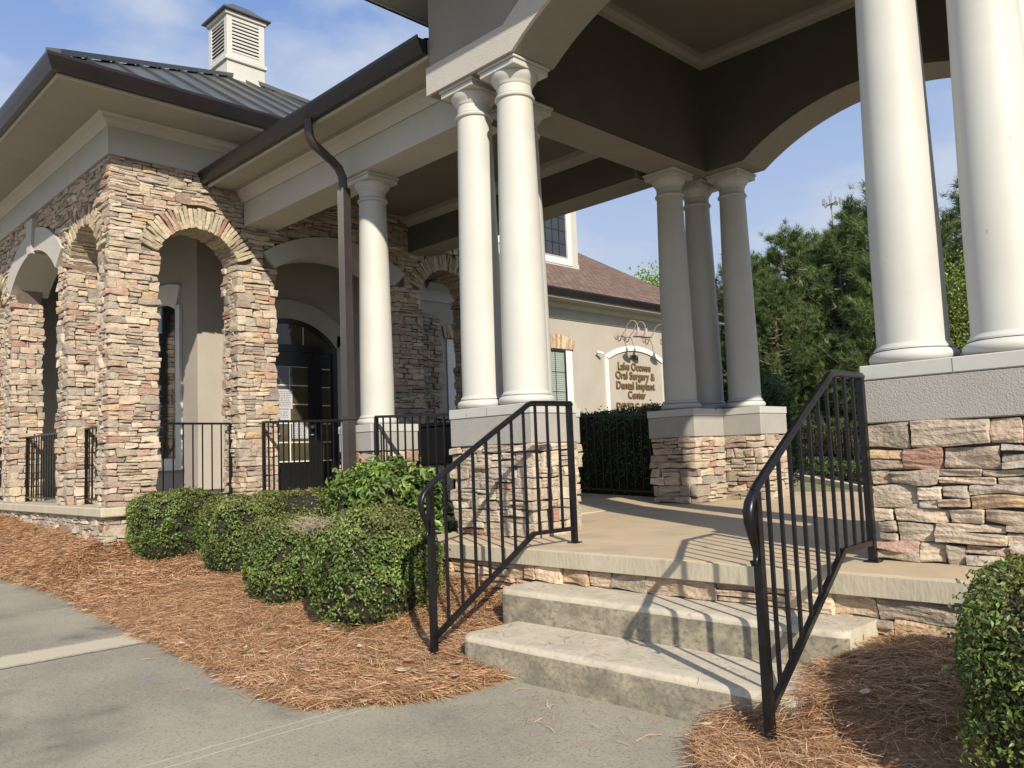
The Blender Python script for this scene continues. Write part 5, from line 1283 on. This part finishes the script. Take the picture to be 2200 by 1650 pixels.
# leafy trees
def leafy(name, loc, H, rad, n, pal, label, seed, ls=0.09):
    r = np.random.default_rng(seed); g = thing(name, loc, label, 'tree'); c = np.array(loc, float)
    tr = MB(); tr.tube([c, c+np.array([0.1, 0, H*0.4]), c+np.array([0.0, 0.1, H*0.8])], [0.1, 0.07, 0.03], 8); P = []
    for i in range(26):
        a = i*2.4; t = 0.35+0.6*i/26; s0 = c+np.array([0, 0, H*t]); e = s0+np.array([math.cos(a), math.sin(a), 0.5])*rad*(0.5+0.5*r.random())*(1.15-t*0.7); tr.tube([s0-np.array([0, 0, .3]), (s0+e)/2, e], [0.03, 0.02, 0.008], 5, cap=False)
        m = n//26; P.append(e+r.normal(size=(m, 3))*rad*0.24)
    P = np.concatenate(P); nn = r.normal(size=(len(P), 3)); nn /= np.linalg.norm(nn, axis=1, keepdims=True); V, F = leaf_quads(P, nn, ls, ls*0.6)
    pl = np.array(pal); C = pl[r.integers(0, len(pl), len(P))]*r.uniform(.75, 1.25, (len(P), 1))
    tr.build('trunk', 'bark', g); mesh_obj('crown', V, F, 'leaf', g, cols=np.repeat(C, 4, 0)); return g
YG = [(0.16, 0.22, 0.03), (0.12, 0.18, 0.03), (0.22, 0.26, 0.05)]
leafy('leafy_tree', (-6.9, 24.2, -0.6), 5.6, 1.5, 9000, YG, 'yellow-green leafy tree seen low between the two big front columns', 3)
leafy('leafy_tree', (-33.0, 48.5, -0.5), 13.2, 2.6, 20000, [(0.2, 0.3, 0.06), (0.26, 0.38, 0.08)], 'fresh green treetop rising behind the shingle roof', 5, 0.22)
leafy('leafy_tree', (-13.0, 22.6, -0.4), 2.8, 1.1, 5000, [(0.09, 0.12, 0.03), (0.13, 0.16, 0.05)], 'small scrubby tree under the pines beside the rear columns', 7)
# bare brush thicket under the trees and the far wood
br_ = MB(); 
for i in range(420):
    u = rnd.random(); x = -19+15*u; y = 24.0+rnd.uniform(-1.6, 3)-u*0.5; z = -0.5; hgt = rnd.uniform(0.8, 2.6); a = rnd.uniform(0, 6.28)
    p0 = Vector((x, y, z)); p1 = p0+Vector((math.cos(a)*0.3, math.sin(a)*0.3, hgt*0.5)); p2 = p0+Vector((math.cos(a)*0.8, math.sin(a)*0.8, hgt)); br_.tube([p0, p1, p2], [0.018, 0.012, 0.005], 3, cap=False)
tag(br_.build('brush_thicket', 'twig'), 'tangle of bare brush under the pines', 'brush', kind='stuff')
def wood():
    n = 52000; P = []; r = np.random.default_rng(77)
    x = r.uniform(-60, 30, n); y = 34+r.random(n)*8 - x*0.12; top = 5.0+1.6*np.sin(x*0.9)+1.2*np.sin(x*2.3+1)+0.7*np.sin(x*5.1)
    z = -0.5+r.random(n)**0.8*top; P = np.stack([x, y, z], 1); nn = r.normal(size=(n, 3)); nn /= np.linalg.norm(nn, axis=1, keepdims=True)
    V, F = leaf_quads(P, nn, 0.62, 0.34); pl = np.array([(0.04, 0.075, 0.028), (0.06, 0.1, 0.035), (0.08, 0.11, 0.04)]); C = pl[r.integers(0, 3, n)]*r.uniform(.7, 1.2, (n, 1))
    tag(mesh_obj('far_wood', V, F, 'pineleaf', cols=np.repeat(C, 4, 0)), 'dense dark wood behind the separate pines', 'wood', kind='stuff')
wood()
# cell tower
ct = thing('cell_tower', (-24.8, 58.3, -0.5), 'slender cell tower rising above the tallest pine', 'tower')
m_ = MB(); m_.tube([(-24.8, 58.3, -0.5), (-24.8, 58.3, 18.4)], [0.16, 0.08], 10); m_.build('mast', 'tower', ct)
an = MB()
for k in range(9):
    a = k*2*math.pi/9; x = -24.8+math.cos(a)*0.6; y = 58.3+math.sin(a)*0.6; an.box(x-0.05, x+0.05, y-0.05, y+0.05, 17.75+0.12*(k % 3), 18.35+0.12*(k % 2)); an.tube([(-24.8, 58.3, 18.0), (x, y, 18.0)], 0.03, 4)
MB().box(-24.83, -24.77, 58.27, 58.33, 18.4, 18.95).build('lightning_rod', 'tower', ct); an.build('antennas', 'tower', ct)
# pale bald shoulder of twigs on the largest shrub
big = [o for o in SC.objects if o.name == 'clipped_shrub'][0]
tw = MB(); c = Vector((-4.64, 3.24, -0.54))
for k in range(420):
    p0 = c + Vector((-0.22+rnd.gauss(0, 0.09), -0.26+rnd.gauss(0, 0.09), 0.715+rnd.gauss(0, 0.025)))
    d = Vector((rnd.uniform(-1, 0.6), rnd.uniform(-1, 0.3), rnd.uniform(-0.5, 0.45))).normalized()*rnd.uniform(0.03, 0.07)
    tw.tube([p0, p0+d*0.5+Vector((0, 0, rnd.uniform(-0.01, 0.01))), p0+d], 0.0017, 3, cap=False)
M['pale_twig'] = material('pale_twig', (0.3, 0.26, 0.175), 0.9)
tw.build('bare_twigs', 'pale_twig', big)
